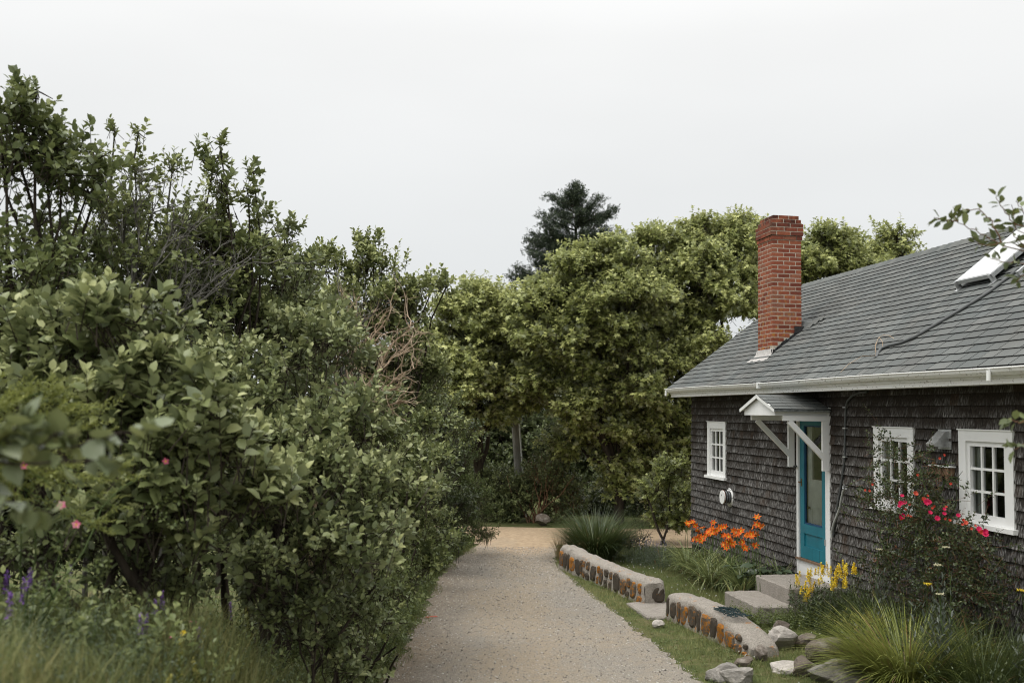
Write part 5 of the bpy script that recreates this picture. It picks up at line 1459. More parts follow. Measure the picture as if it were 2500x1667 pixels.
def ground_stem(t, rng, foot_pt, top, r0, r1, mat):
    mb = MB(); mb.tube(wiggle(rng, np.asarray(foot_pt) - [0, 0, .06], top, 10, .04), np.linspace(r0, r1, 10), 7); mb.build('trunk', MAT[mat], t, True)
def twig_bush(name, label, base, targets, mat, seed, r0=.016, sub=7, cat='shrub', group=None):
    rng = np.random.default_rng(seed)
    base = np.asarray(base, float)
    t = thing(name, label, cat, base, group)
    if base[2] - float(gz(base[0], base[1])) > .3: ground_stem(t, rng, foot(base[0] - .25, base[1] + .15), base, r0 * 1.6, r0, mat)
    for tg in targets:
        mb = MB()
        path = wiggle(rng, base, tg, 9, .05, .05)
        mb.tube(path, np.linspace(r0, .004, 9), 6)
        L = np.linalg.norm(np.asarray(tg) - base)
        for q in range(sub):
            i = rng.integers(3, 9)
            d = norm(norm(path[i] - path[i - 1]) + rng.normal(0, .55, 3) + [0, 0, .15])
            e = path[i] + d * L * rng.uniform(.18, .38)
            p2 = wiggle(rng, path[i], e, 6, .09)
            mb.tube(p2, np.linspace(.006, .0022, 6), 4)
            for w in range(4):
                k = rng.integers(2, 6)
                d2 = norm(norm(p2[k] - p2[k - 1]) + rng.normal(0, .6, 3))
                mb.tube(wiggle(rng, p2[k], p2[k] + d2 * L * rng.uniform(.07, .16), 4, .1), np.linspace(.0032, .0014, 4), 3)
        mb.build('branch', MAT[mat], t, True)
    return t
twig_bush('dead_bush', 'leafless tan dead bush sticking out of the hedge towards the lane', at(830, 1040, 9.4),
          [at(*p) for p in [(905, 800, 9.2), (985, 850, 9.3), (1010, 900, 9.4), (960, 950, 9.2), (870, 770, 9.4), (1000, 800, 9.6), (930, 880, 9.0), (985, 980, 9.3), (840, 780, 9.5), (950, 770, 9.5)]], 'deadtwig', 61, .015, 9)
twig_bush('dead_branch', 'whitish dead branch left of the tan dead bush', at(845, 1000, 9.6),
          [at(*p) for p in [(800, 780, 9.6), (775, 760, 9.6), (880, 790, 9.7), (840, 720, 9.8)]], 'greybark', 62, .014, 7)
for i, (lab, b, tg) in enumerate([('pale bare twigs inside the sparse shrub, left of its trunk', (300, 880, 7.2), [(130, 560, 7.1), (180, 600, 7.1), (110, 640, 7), (240, 560, 7.2), (330, 520, 7.2)]),
                                  ('pale bare twigs crossing below the leafy spire', (330, 860, 7.2), [(420, 560, 7.2), (520, 620, 7.3), (560, 680, 7.4), (470, 560, 7.3), (300, 500, 7.3), (620, 640, 7.6)])]):
    twig_bush('bare_twig', lab, at(*b), [at(*p) for p in tg], 'greybark', 70 + i, .014, 8, 'twig', 'bare grey twigs in the hedge')

# spirea sprays and the blurred near branch at the left edge
def sprays(name, label, cat, base, tips, leaf, seed, size=.02, n=60, bark='redtwig', width=.55, tint0=.5):
    rng = np.random.default_rng(seed)
    t = thing(name, label, cat, base)
    ground_stem(t, rng, foot(base[0] - .2, base[1] + .1), base, .02, .008, bark)
    cr = MB()
    for tp in tips:
        path = wiggle(rng, base, tp, 9, .05, .12)
        mb = MB(); mb.tube(path, np.linspace(.006, .0015, 9), 5); mb.build('branch', MAT[bark], t, True)
        for q in range(n):
            i = rng.uniform(2.5, 7.99); k = int(i)
            p = path[k] + (path[k + 1] - path[k]) * (i - k)
            d = norm(norm(path[k + 1] - path[k]) * .9 + rng.normal(0, .35, 3) + [0, 0, .35])
            P, D, Nn, S, T = shoot_leaves(rng, p[None] + rng.normal(0, .012, (1, 3)), d[None], .085, 14, size, .6, 50, 0, .3, tint0, .3)
            add_leaves(cr, P, D, Nn, S, T, 'oval4', width)
    cr.build('foliage', LEAF[leaf], t, False, 'stuff')
    return t
sprays('spirea', 'feathery yellow-green arching sprays at the left edge of the picture', 'shrub', at(-220, 1150, 4.1),
       [at(*p) for p in [(60, 960, 4.2), (150, 950, 4.2), (20, 1000, 4), (200, 1010, 4.2), (110, 1050, 4), (-30, 930, 4.2), (260, 1000, 4.3), (40, 1100, 4), (230, 1050, 4.2), (250, 1180, 4.2), (330, 1170, 4.4), (190, 1150, 4.1), (270, 1290, 4.3), (120, 1180, 4), (60, 1250, 4), (290, 1240, 4.3), (20, 1180, 4)]], 'spirea', 81, .024, 40, 'stem')
def leafy_branch(name, label, cat, base, twl, leaf, size, n, seed, shape='oval', width=1.0, bark='redtwig', tint0=.5, up=.7, hang=.0, root=None, r0=.03):
    """a few twigs with every leaf a part of its own"""
    rng = np.random.default_rng(seed)
    t = thing(name, label, cat, base)
    V0, T0, Q0 = TEMPL[shape]
    meshes = [MB().add(V0 * [1, width, 1], T0, Q0, np.clip(tint0 + v, 0, 1)).mesh('leaf', LEAF[leaf], True) for v in (-.25, -.08, .08, .25)]
    B = np.asarray(base)
    if root is not None: ground_stem(t, rng, root, base, r0, .006, bark)
    for pts in twl:
        pts = np.array(pts)
        q = np.linspace(0, len(pts) - 1, 4 * len(pts))
        path = np.stack([np.interp(q, np.arange(len(pts)), pts[:, c]) for c in range(3)], 1) + rng.normal(0, .003, (len(q), 3))
        mb = MB(); mb.tube(path, np.linspace(.0045, .0016, len(q)), 5); mb.build('twig', MAT[bark], t, True)
        for j in range(n):
            k = rng.integers(1, len(path))
            ax = norm(path[k] - path[k - 1])
            sd = norm(np.cross(ax, rng.normal(size=3)))
            d = norm(ax * rng.uniform(.2, .9) + sd * rng.uniform(.6, 1) + [0, 0, -hang])
            nn = norm(np.array([0, 0, up]) + rng.normal(0, .4, 3)); s = norm(np.cross(nn, d)); nn = np.cross(d, s)
            z = size * rng.uniform(.6, 1.2)
            p = path[k] - B + sd * .006
            o = bpy.data.objects.new('leaf', meshes[rng.integers(0, 4)])
            put(o, t)
            o.matrix_local = Matrix([[d[r] * z, s[r] * z, nn[r] * z, p[r]] for r in range(3)] + [[0, 0, 0, 1]])
    return t
A = at
leafy_branch('alder_branch', 'blurred round-leaved branch reaching in from the left edge, closest to the camera', 'branch', A(-60, 1120, 2.5),
             [[A(-60, 1120, 2.5), A(80, 1100, 2.55), A(200, 1085, 2.6), A(330, 1050, 2.65), A(385, 1040, 2.7)], [A(-60, 1130, 2.5), A(60, 1130, 2.5), A(220, 1125, 2.55), A(320, 1115, 2.6)],
              [A(-60, 1110, 2.5), A(20, 1060, 2.5), A(70, 1020, 2.5)], [A(60, 1120, 2.5), A(130, 1060, 2.55), A(190, 1060, 2.6)], [A(-60, 1180, 2.5), A(40, 1230, 2.5), A(120, 1250, 2.55)], [A(-60, 1100, 2.5), A(10, 1075, 2.5), A(60, 1065, 2.5)]],
             'viburnum', .058, 20, 91, 'heart', 1.15, 'bark', .45, .4, .0, foot(-1.75, 2.55), .02)
CB, CT = A(2600, 640, 5.0), A(2760, 800, 5.2)
leafy_branch('cherry_tree', 'cherry tree at the right edge whose leafy branches hang in above the roof', 'tree', CT,
             [[CT, CB, A(2450, 600, 5), A(2395, 570, 5), A(2336, 541, 5), A(2325, 505, 5)], [A(2336, 541, 5), A(2310, 538, 5), A(2280, 532, 5)], [A(2450, 600, 5), A(2420, 540, 5), A(2390, 510, 5), A(2345, 515, 5)],
              [CB, A(2560, 580, 5), A(2470, 540, 5), A(2440, 500, 5), A(2432, 478, 5)], [CB, A(2560, 600, 5), A(2480, 560, 5), A(2470, 500, 5)], [CB, A(2560, 620, 5), A(2460, 590, 5), A(2410, 600, 5), A(2380, 590, 5)], [CB, A(2560, 660, 5), A(2480, 640, 5), A(2450, 640, 5), A(2420, 630, 5)],
              [CB, A(2560, 560, 5), A(2500, 520, 5), A(2480, 490, 5)], [CB, A(2560, 700, 5), A(2500, 670, 5), A(2480, 690, 5)], [CB, A(2560, 640, 5), A(2490, 590, 5), A(2460, 555, 5)],
              [CT, A(2700, 560, 5.2), A(2640, 440, 5.2), A(2620, 380, 5.2)], [CT, A(2720, 700, 5.2), A(2660, 520, 5.1), A(2600, 500, 5)], [CT, A(2800, 600, 5.3), A(2790, 420, 5.3)], [CT, A(2680, 760, 5.0), A(2600, 720, 4.9)],
              [CT, A(2640, 980, 4.7), A(2560, 1060, 4.6), A(2500, 1085, 4.6), A(2475, 1095, 4.6)], [A(2640, 980, 4.7), A(2560, 1020, 4.6), A(2490, 1030, 4.6), A(2465, 1025, 4.6)]],
             'cherry', .062, 15, 92, 'oval', .8, 'redtwig', .42, .6, .15, foot(3.55, 5.3), .07)

# ================================================================== GROUND COVER
def hk(x, y):
    q = np.stack([x - O0[0], y - O0[1]], -1)
    return q @ U[:2], q @ K[:2]
def scatter(n, x0, x1, y0, y1, rng, ok):
    x = rng.uniform(x0, x1, n); y = rng.uniform(y0, y1, n)
    m = ok(x, y)
    return np.stack([x[m], y[m], gz(x[m], y[m])], 1)
def free_yard(x, y):
    s, k = hk(x, y)
    a = np.interp(s, [1.35, 2.2, 3.0, 4.0, 4.85, 5.62, 6.3, 7.0, 7.85], [2.86, 2.76, 2.64, 2.52, 2.42, 2.36, 2.26, 2.2, 2.17])
    inwall = (k < a - .02) & (k > a - .33) & (((s > 1.35) & (s < 4.85)) | ((s > 5.62) & (s < 7.85)))
    steps = ((s > 4.75) & (s < 5.87) & (k < .78)) | ((s > 4.89) & (s < 6.03) & (k < 1.28)) | ((s > 4.74) & (s < 5.73) & (k > 2.0) & (k < 2.63))
    return (k > .03) & ~inwall & ~steps & (x > edge_x(ROAD_R, y) - .05) & (y < 20.1)
rng = np.random.default_rng(500)
def patchy(x, y, f=1.0):
    return .5 + .25 * np.sin(x * 2.3 * f + 1.1 * np.sin(y * 1.7 * f)) + .25 * np.sin(y * 1.9 * f + 1.3 * np.sin(x * 1.1 * f + 2))
P = scatter(150000, .7, 5.2, 8.6, 20.2, rng, free_yard)
s_, k_ = hk(P[:, 0], P[:, 1])
keep = rng.uniform(0, 1, len(P)) < np.where(k_ > 2.2, .2 + .75 * patchy(P[:, 0], P[:, 1], 2.7), 1)
P, s_, k_ = P[keep], s_[keep], k_[keep]
pt = patchy(P[:, 0], P[:, 1])
edge = np.clip((P[:, 0] - edge_x(ROAD_R, P[:, 1])) / .35, 0, 1)
verge = k_ > 2.15
L = np.where(verge, .03 + .045 * pt, .028 + .022 * pt) * rng.uniform(.6, 1.5, len(P)) * (.45 + .55 * edge)
tint = np.clip(np.where(verge, .60, .42) + .45 * (pt - .5) + rng.normal(0, .16, len(P)) + .28 * (1 - edge), 0, 1)
mb = MB()
blades(mb, rng, P, rng.uniform(0, 6.28, len(P)), L, .0045, rng.uniform(.1, .7, len(P)), rng.uniform(.5, 1.5, len(P)), tint, 2)
tag(mb.build('lawn_grass', LEAF['lawn']), 'short mown grass of the lawn and lane verge', 'grass', kind='stuff')
# longer tufts against the wall feet
P = scatter(60000, .7, 5.0, 8.8, 19.5, rng, free_yard)
s_, k_ = hk(P[:, 0], P[:, 1])
a = np.interp(s_, [1.35, 2.2, 3.0, 4.0, 4.85, 5.62, 6.3, 7.0, 7.85], [2.86, 2.76, 2.64, 2.52, 2.42, 2.36, 2.26, 2.2, 2.17])
pr = np.exp(-np.abs(k_ - a - .05) / .10) * ((s_ > .8) & (s_ < 8.2)) * (.25 + .75 * patchy(P[:, 0], P[:, 1], 2.2)) * .35
pr = np.maximum(pr, .25 * np.exp(-((s_ - 8.4) ** 2 + (k_ - 2.1) ** 2) / .35))
P = P[rng.uniform(0, 1, len(P)) < pr]
mb = MB()
blades(mb, rng, P, rng.uniform(0, 6.28, len(P)), rng.uniform(.05, .13, len(P)), .006, rng.uniform(.1, .6, len(P)), rng.uniform(.6, 1.6, len(P)), np.clip(rng.normal(.45, .2, len(P)), 0, 1), 3)
tag(mb.build('tuft_grass', LEAF['meadow']), 'longer grass tufts along the feet of the stone walls', 'grass', kind='stuff')

def herbs(mb, rng, P, h, nl, size, shape='oval4', width=1.0, up=.6, spread=65, tint0=.45, lean=.3, tv=.3, m=0, stem=None, droop=.1):
    n = len(P)
    D = norm(np.array([0, 0, 1.]) + rng.normal(0, lean, (n, 3)) * [1, 1, .3])
    h = np.broadcast_to(h, (n,))
    lp, ld, ln, ls, lt = shoot_leaves(rng, P, D, h, nl, size, up, spread, droop, .2, tint0, tv)
    add_leaves(mb, lp, ld, ln, ls, lt, shape, width, m)
    if stem is not None: twigs(stem, P, D, h, .0018)
# verge herbs: clover, plantain
P = scatter(9000, .8, 4.2, 9, 19, rng, lambda x, y: free_yard(x, y) & (hk(x, y)[1] > 1.9))
P = P[rng.uniform(0, 1, len(P)) < patchy(P[:, 0], P[:, 1], 1.6) ** 2 * .5]
mb = MB(); herbs(mb, rng, P, .04, 5, .03, 'oval4', 1.1, .9, 70, .5)
tag(mb.build('verge_weeds', LEAF['fern']), 'low clover and plantain scattered in the verge grass', 'weeds', kind='stuff')
P = scatter(1500, 1.4, 4.8, 9, 18.5, rng, lambda x, y: free_yard(x, y) & (hk(x, y)[1] < 2.2) & (hk(x, y)[1] > .7))[:130]
mb = MB()
for q in P:
    d = norm(rng.normal(size=(7, 3)) + [0, 0, .8])
    add_leaves(mb, np.repeat((q + [0, 0, .04])[None], 7, 0), d, rng.normal(size=(7, 3)), .014, rng.uniform(0, 1, 7), 'oval4', 1.2)
tag(mb.build('clover_blooms', LEAF['clover']), 'tiny white clover blooms dotted over the lawn', 'flowers', kind='stuff')

# undergrowth along the left lane edge and bank
def left_ok(x, y): return x < edge_x(ROAD_L, y) + .02 + .12 * np.sin(y * 3.1)
P = scatter(52000, -3.2, -.5, 7.6, 20.5, rng, left_ok)
dl = edge_x(ROAD_L, P[:, 1]) - P[:, 0]
P = P[rng.uniform(0, 1, len(P)) < np.exp(-np.clip(dl, 0, 9) / .9)]
dl = edge_x(ROAD_L, P[:, 1]) - P[:, 0]
mb = MB()
blades(mb, rng, P, rng.uniform(0, 6.28, len(P)), (.05 + .22 * np.clip(dl / .5, 0, 1)) * rng.uniform(.5, 1.4, len(P)), .006, rng.uniform(.05, .5, len(P)), rng.uniform(.5, 1.7, len(P)), np.clip(rng.normal(.42, .22, len(P)), 0, 1), 3)
tag(mb.build('lane_edge_grass', LEAF['meadow']), 'long grass under the hedge along the left lane edge', 'grass', kind='stuff')
P = scatter(9000, -3.4, -.5, 7.4, 20.5, rng, lambda x, y: x < edge_x(ROAD_L, y) - .08)
dl = edge_x(ROAD_L, P[:, 1]) - P[:, 0]
P = P[rng.uniform(0, 1, len(P)) < np.exp(-np.clip(dl - .35, 0, 9) / .9)]
dl = edge_x(ROAD_L, P[:, 1]) - P[:, 0]
mb = MB(); st = MB()
herbs(mb, rng, P, (.10 + .45 * np.clip(dl / .8, 0, 1)) * rng.uniform(.5, 1.2, len(P)), 12, .05, 'oval', .8, .7, 65, .46, .3, .3, 0, st)
ug = tag(mb.build('undergrowth', LEAF['fern'], None, True), 'leafy weeds filling the foot of the hedge beside the lane', 'weeds', kind='stuff')
st.build('weed_stems', MAT['stem'], ug, False, 'stuff')
# bank in the left foreground
P = scatter(52000, -4.2, -.9, 2.2, 8.6, rng, lambda x, y: (x < -.95 + .06 * (y - 5)) & (x > -.62 * y - .6))
mb = MB()
pt = patchy(P[:, 0], P[:, 1], 1.5)
blades(mb, rng, P, rng.uniform(0, 6.28, len(P)), (.10 + .20 * pt) * rng.uniform(.5, 1.5, len(P)), .005, rng.uniform(.05, .45, len(P)), rng.uniform(.3, 1.5, len(P)), np.clip(rng.normal(.46, .22, len(P)) + .3 * (pt - .5), 0, 1), 4)
tag(mb.build('meadow_grass', LEAF['meadow']), 'tall blurred meadow grass on the bank in the lower left corner', 'grass', kind='stuff')
P = scatter(6500, -4.2, -.9, 2.6, 8.8, rng, lambda x, y: (x < -1.0 + .03 * (y - 5)) & (x > -.62 * y - .5))
mb = MB(); st = MB()
herbs(mb, rng, P, .08 + .24 * rng.uniform(0, 1, len(P)) ** 1.3, 16, .028, 'oval4', .55, .6, 75, .5, .45, .3, 0, st)
ug = tag(mb.build('vetch_tangle', LEAF['vetch']), 'tangled grey-green vetch leaves among the bank grass', 'weeds', kind='stuff')
st.build('weed_stems', MAT['stem'], ug, False, 'stuff')
P = scatter(1500, -3.8, -1.1, 4.2, 9.0, rng, lambda x, y: (x < -1.15) & (x > -.62 * y - .3))
mb = MB(); herbs(mb, rng, P, .10 + .25 * rng.uniform(0, 1, len(P)), 12, .055, 'oval', .85, .8, 62, .42)
tag(mb.build('bank_seedlings', LEAF['cherry'], None, True), 'broad-leaved seedlings growing through the bank weeds', 'weeds', kind='stuff')

# single flowering plants on the bank
def spike(name, label, cat, base, h, leaf, fleaf, seed, fl=.07, group=None, nl=14, lsize=.03, fsize=.011, nf=34, lean=.25, lw=.5):
    rng = np.random.default_rng(seed)
    t = thing(name, label, cat, base, group)
    d = norm(np.array([rng.normal(0, lean), rng.normal(0, lean), 1]))
    top = base + d * h
    mb = MB(); mb.tube(wiggle(rng, base, top, 6, .04), np.linspace(.003, .0015, 6), 5); mb.build('stem', MAT['stem'], t, True)
    lf = MB(); P, D, Nn, S, T = shoot_leaves(rng, base[None], d[None], h * .85, nl, lsize, .6, 70, .05, .1, .5, .3)
    add_leaves(lf, P, D, Nn, S, T, 'oval4', lw); lf.build('foliage', LEAF[leaf], t, False, 'stuff')
    f = MB(); P, D, Nn, S, T = shoot_leaves(rng, (top - d * fl)[None], d[None], fl * 1.1, nf, fsize, .4, 75, .2, .2, .5, .5)
    add_leaves(f, P, D, Nn, S, T, 'oval4', 1.0); f.build('flower_spike', LEAF[fleaf], t)
    return t
VG = 'purple vetch plants on the left bank'
VP = [(19, 1407, 4.3, 'purple vetch at the very left edge, highest of the cluster there'), (55, 1425, 4.2, 'bright purple vetch second from the left edge'), (23, 1460, 4.0, 'purple vetch lowest at the left edge'),
      (78, 1399, 4.4, 'purple vetch right of the two at the left edge'), (178, 1384, 4.8, 'bluish vetch standing alone under the feathery sprays'), (342, 1510, 4.6, 'dark purple vetch, left one of a touching pair'),
      (357, 1512, 4.7, 'dark purple vetch, right one of a touching pair'), (380, 1476, 5.0, 'violet vetch just above the touching pair'), (396, 1455, 5.2, 'violet vetch topmost above the touching pair'),
      (484, 1545, 5.0, 'purple vetch right of the yellow flower'), (557, 1481, 5.6, 'blue and pink vetch nearest the lane')]
for i, (a, b, d, lab) in enumerate(VP):
    tp = at(a, b - 8, d); g_ = foot(tp[0], tp[1])
    h = max(.15, tp[2] - g_[2])
    spike('vetch', lab, 'flower', g_ + (tp - g_) * (1 - min(h, .55) / h), min(h, .55), 'vetch', 'purple', 600 + i, .085, VG, lean=.02, fsize=.02)
def bloom(base, parent, mats, r, n, seed, name='flower', up=np.array([0, -.5, .85]), shape='petal', width=1.6, cup=.35, heart=None):
    rng = np.random.default_rng(seed)
    up = norm(up + rng.normal(0, .25, 3)); a_ = norm(np.cross(up, rng.normal(size=3))); b_ = np.cross(up, a_)
    an = np.arange(n) * 2 * math.pi / n
    D = np.cos(an)[:, None] * a_ + np.sin(an)[:, None] * b_ + up * cup
    mb = MB()
    add_leaves(mb, np.repeat(np.asarray(base)[None], n, 0), D, np.repeat(up[None], n, 0), r, rng.uniform(.1, .9, n), shape, width)
    o = mb.build(name, mats, parent, True)
    if heart is not None:
        m2 = MB(); add_leaves(m2, np.repeat((np.asarray(base) + up * r * .12)[None], 6, 0), D[:6] if n >= 6 else np.concatenate([D, D])[:6], rng.normal(size=(6, 3)), r * .35, .6, 'oval4', 1.0)
        m2.build('stamens', heart, o)
    return o
wr = thing('wild_rose', 'wild rose with a few pink blooms among the left foreground shrubs', 'shrub', foot(-2.2, 4.7))
br = MB(); rng = np.random.default_rng(4)
for i, (a, b, d) in enumerate([(150, 1232, 4.0), (186, 1280, 4.1), (105, 1120, 4.0), (58, 1137, 4.0), (405, 1125, 4.9)]):
    p = at(a, b, d)
    bloom(p, wr, LEAF['pink'], .019, 5, 640 + i, 'flower', np.array([.2, -1, .3]), 'petal', 2.2, .25, LEAF['yellow'])
    m_ = MB(); m_.tube(wiggle(rng, foot(-2.2, 4.7), p + [0, .02, -.01], 9, .06, .1), np.linspace(.005, .002, 9), 5); m_.build('stem', MAT['stem'], wr, True)
    P_, D_, N_, S_, T_ = shoot_leaves(rng, (p - [0, 0, .25])[None] + rng.normal(0, .06, (9, 3)), norm(rng.normal(size=(9, 3)) + [0, 0, 1]), .14, 9, .026, .7, 65)
    add_leaves(br, P_, D_, N_, S_, T_, 'oval4', .9)
br.build('foliage', LEAF['fern'], wr, False, 'stuff')
for i, (a, b, d, fl, lab) in enumerate([(448, 1546, 4.9, 'yellow', 'single yellow flower low on the left bank'), (417, 1556, 4.8, 'pink', 'pale pink clover-like flower left of the yellow one'), (470, 1519, 5.0, 'pink', 'small pink flower above the yellow one')]):
    tp = at(a, b, d); g_ = foot(tp[0], tp[1]); h = tp[2] - g_[2]
    t = thing('wildflower', lab, 'flower', g_, 'small flowers on the left bank')
    mb = MB(); mb.tube(wiggle(rng, g_, tp, 5, .03), .002, 4); mb.build('stem', MAT['stem'], t)
    bloom(tp, t, LEAF[fl], .022, 7, 660 + i, 'flower', np.array([0, -.4, .9]), 'petal', 1.5, .4)
for i, (a, b, d, lab) in enumerate([(455, 1362, 6.0, 'upright yellow-green goldenrod in the dark hollow under the shrubs'), (640, 1485, 6.4, 'arching goldenrod plume leaning towards the lane'), (440, 1570, 4.3, 'leafy goldenrod at the bottom of the left bank'), (530, 1600, 4.6, 'goldenrod at the bottom edge, nearest the lane side of the bank'), (360, 1640, 3.9, 'blurred goldenrod cut by the bottom edge')]):
    tp = at(a, b, d); g_ = foot(tp[0], tp[1]); h = min(.6, max(.25, tp[2] - g_[2]))
    spike('goldenrod', lab, 'plant', tp - [0, 0, h], h, 'fern', 'mantle', 680 + i, .16, 'goldenrod plants on the left bank', 34, .062, .022, 60, .12, .45)

# ================================================================== GARDEN BY THE COTTAGE
def grass_clump(name, label, base, n, L, w, leaf, seed, rad=.16, l0=(.05, .6), l1=(1.1, 2.3), tint0=.45, bias=None, dry=0):
    rng = np.random.default_rng(seed)
    t = thing(name, label, 'grass', base)
    def make(n, leaf, nm, own=False, tint0=tint0, Lf=1.0):
        az = rng.uniform(0, 6.28, n)
        if bias is not None: az = az + bias[1] * np.sin(bias[0] - az)
        r = rad * np.sqrt(rng.uniform(0, 1, n))
        P = np.asarray(base)[None] + np.stack([np.cos(az) * r, np.sin(az) * r, np.zeros(n) - .01], 1)
        ti = np.clip(rng.normal(tint0, .22, n), 0, 1)
        Ls = L * Lf * rng.uniform(.55, 1.15, n); a0 = rng.uniform(*l0, n); a1 = a0 + rng.uniform(l1[0] - .4, l1[1] - .4, n)
        if own:
            for i in range(n):
                mb = MB(); blades(mb, rng, P[i:i + 1], az[i:i + 1], Ls[i:i + 1], w, a0[i:i + 1], a1[i:i + 1], ti[i:i + 1], 6); mb.build('blade', LEAF[leaf], t, True)
        else:
            mb = MB(); blades(mb, rng, P, az, Ls, w, a0, a1, ti, 6); mb.build(nm, LEAF[leaf], t, True, 'stuff')
    make(n, leaf, 'foliage'); make(60, leaf, 'blade', True, min(.95, tint0 + .2), 1.05)
    if dry: make(dry, 'dry', 'dry_foliage', False, .5, .9)
    return t
grass_clump('ornamental_grass', 'dark green fountain of tall grass at the far end of the longer stone wall', H(.55, 2.0, 0), 2300, .98, .013, 'clump', 701, .32, (.03, .65), (1.0, 2.2), .3, None, 60)
grass_clump('ornamental_grass', 'lime-green arching grass mound in the lower right corner', H(8.95, .95, .02), 1500, .92, .014, 'limegrass', 702, .36, (.25, 1.0), (1.0, 1.9), .42, (math.atan2(K[1], K[0]), .35), 110)
grass_clump('ornamental_grass', 'darker green arching grass beside the lime mound at the right edge', H(9.55, .55, .02), 900, .9, .012, 'clump', 703, .3, (.1, .8), (.9, 1.9), .6, None, 30)
grass_clump('ornamental_grass', 'thin wispy brown grass left of the fountain grass at the lane corner', H(.35, 2.55, 0), 160, .5, .004, 'dry', 704, .14, (.02, .4), (.5, 1.2), .4)

# daylilies
rng = np.random.default_rng(720)
dl = thing('daylily_clump', 'clump of orange daylilies in bloom against the wall left of the door', 'flowers', H(2.9, .55, 0))
cent = [(1.7, .65), (2.1, .5), (2.5, .72), (2.9, .5), (3.3, .72), (3.6, .5), (2.2, .85), (3.0, .9), (3.9, .62), (3.5, .95), (2.7, .35), (4.25, .72)]
big = []
mb = MB(); dr = MB()
for s_, k_ in cent:
    n = 95; az = rng.uniform(0, 6.28, n); r = .07 * np.sqrt(rng.uniform(0, 1, n))
    P = H(s_, k_, 0)[None] + np.stack([np.cos(az) * r, np.sin(az) * r, np.zeros(n)], 1)
    a0 = rng.uniform(.08, .75, n)
    blades(mb, rng, P, az, rng.uniform(.45, .78, n), .022, a0, a0 + rng.uniform(1.1, 2.3, n), np.clip(rng.normal(.48, .22, n), 0, 1), 6)
    n = 7; az = rng.uniform(0, 6.28, n)
    blades(dr, rng, np.repeat(H(s_, k_, 0)[None], n, 0), az, rng.uniform(.35, .55, n), .016, rng.uniform(.5, .9, n), rng.uniform(1.9, 2.7, n), rng.uniform(.1, .9, n), 6)
mb.build('foliage', LEAF['daylily'], dl, True, 'stuff'); dr.build('withered_foliage', LEAF['dry'], dl, True, 'stuff')
Z8 = lambda a, b: (1640 + a / 6.272, 1200 + b / 6.272)
FL = [(240, 505), (405, 580), (440, 690), (350, 735), (480, 725), (545, 625), (640, 480), (640, 610), (745, 560), (820, 540), (790, 670), (900, 790), (880, 690), (945, 605), (1040, 640), (1065, 605), (985, 690), (1090, 770), (1140, 870), (1210, 690), (1245, 660), (1285, 830), (1310, 400), (1310, 500), (1265, 545), (810, 810), (940, 800), (690, 600), (620, 660), (1150, 680), (570, 640), (860, 760), (1000, 590), (320, 470)]
FL = FL + [(a + dx, b + dy) for (a, b), dx, dy in zip(FL, np.random.default_rng(1).uniform(-75, 75, len(FL)), np.random.default_rng(2).uniform(-45, 60, len(FL))) if b + dy > 480]
lean_ = -K * .35 + U * -.25
for i, (a, b) in enumerate(FL):
    k_ = rng.uniform(.3, .75)
    p = wall_at(*Z8(a, b), k_)
    f = thing_pt = p
    ft = H((p - O0) @ U + rng.uniform(.12, .3), k_ + rng.uniform(0, .12), .05)
    m_ = MB(); m_.tube(wiggle(rng, ft, p, 6, .02), np.linspace(.005, .003, 6), 5); stalk = m_.build('stalk', MAT['stem'], dl, True)
    face = np.array([-.35, -.85, .45]) + rng.normal(0, .35, 3)
    V = bloom(p, dl, LEAF['orange'], .07, 6, 730 + i, 'flower', face, 'petal', 1.25, .55, LEAF['yellow'])
    for q in range(2):
        m_ = MB(); d_ = norm(np.array([rng.normal(0, .5), rng.normal(0, .5), 1])); c_ = p + [rng.normal(0, .02), rng.normal(0, .02), -.01]
        m_.tube([c_, c_ + d_ * .03, c_ + d_ * .06], [.004, .0075, .002], 5); m_.build('bud', LEAF['bud'], dl, True)
# iris swords in front of the daylilies
ir = thing('iris', 'fan of broad sword leaves in front of the daylilies', 'plant', H(3.6, 1.0, 0))
for i in range(34):
    s_, k_ = rng.choice([1.45, 3.0, 3.7, 4.3, 4.55]) + rng.normal(0, .14), 1.0 + rng.normal(0, .1)
    mb = MB(); a0 = rng.uniform(.1, .75)
    blades(mb, rng, H(min(s_, 4.7), k_, 0)[None], np.array([rng.uniform(0, 6.28)]), np.array([rng.uniform(.22, .42)]), .036, np.array([a0]), np.array([a0 + rng.uniform(.1, .7)]), np.array([np.clip(rng.normal(.4, .2), 0, 1)]), 5)
    mb.build('leaf', LEAF['daylily' if i % 4 else 'dry'], ir, True)
# lavender / catmint
lv = thing('catmint', 'grey-green catmint with pale violet spikes left of the daylilies', 'plant', H(1.15, 1.15, 0))
P = H(1.15, 1.15, 0)[None] + rng.normal(0, 1, (520, 3)) * [.26, .3, 0]
P[:, 2] = 0
mb = MB(); st = MB(); herbs(mb, rng, P, rng.uniform(.15, .42, len(P)), 14, .028, 'oval4', .7, .6, 70, .45, .35, .3, 0, st)
mb.build('foliage', LEAF['grey'], lv, False, 'stuff'); st.build('stem_mass', MAT['stem'], lv, False, 'stuff')
for i in range(60):
    b = P[rng.integers(0, len(P))] + [0, 0, .22]; d = norm(np.array([rng.normal(0, .35), rng.normal(0, .35), 1.]))
    P_, D_, N_, S_, T_ = shoot_leaves(rng, (b + d * .10)[None], d[None], .14, 22, .013, .4, 75, 0, .1, .5, .4)
    mb = MB(); add_leaves(mb, P_, D_, N_, S_, T_, 'oval4', 1.0); mb.build('flower_spike', LEAF['lav'], lv)
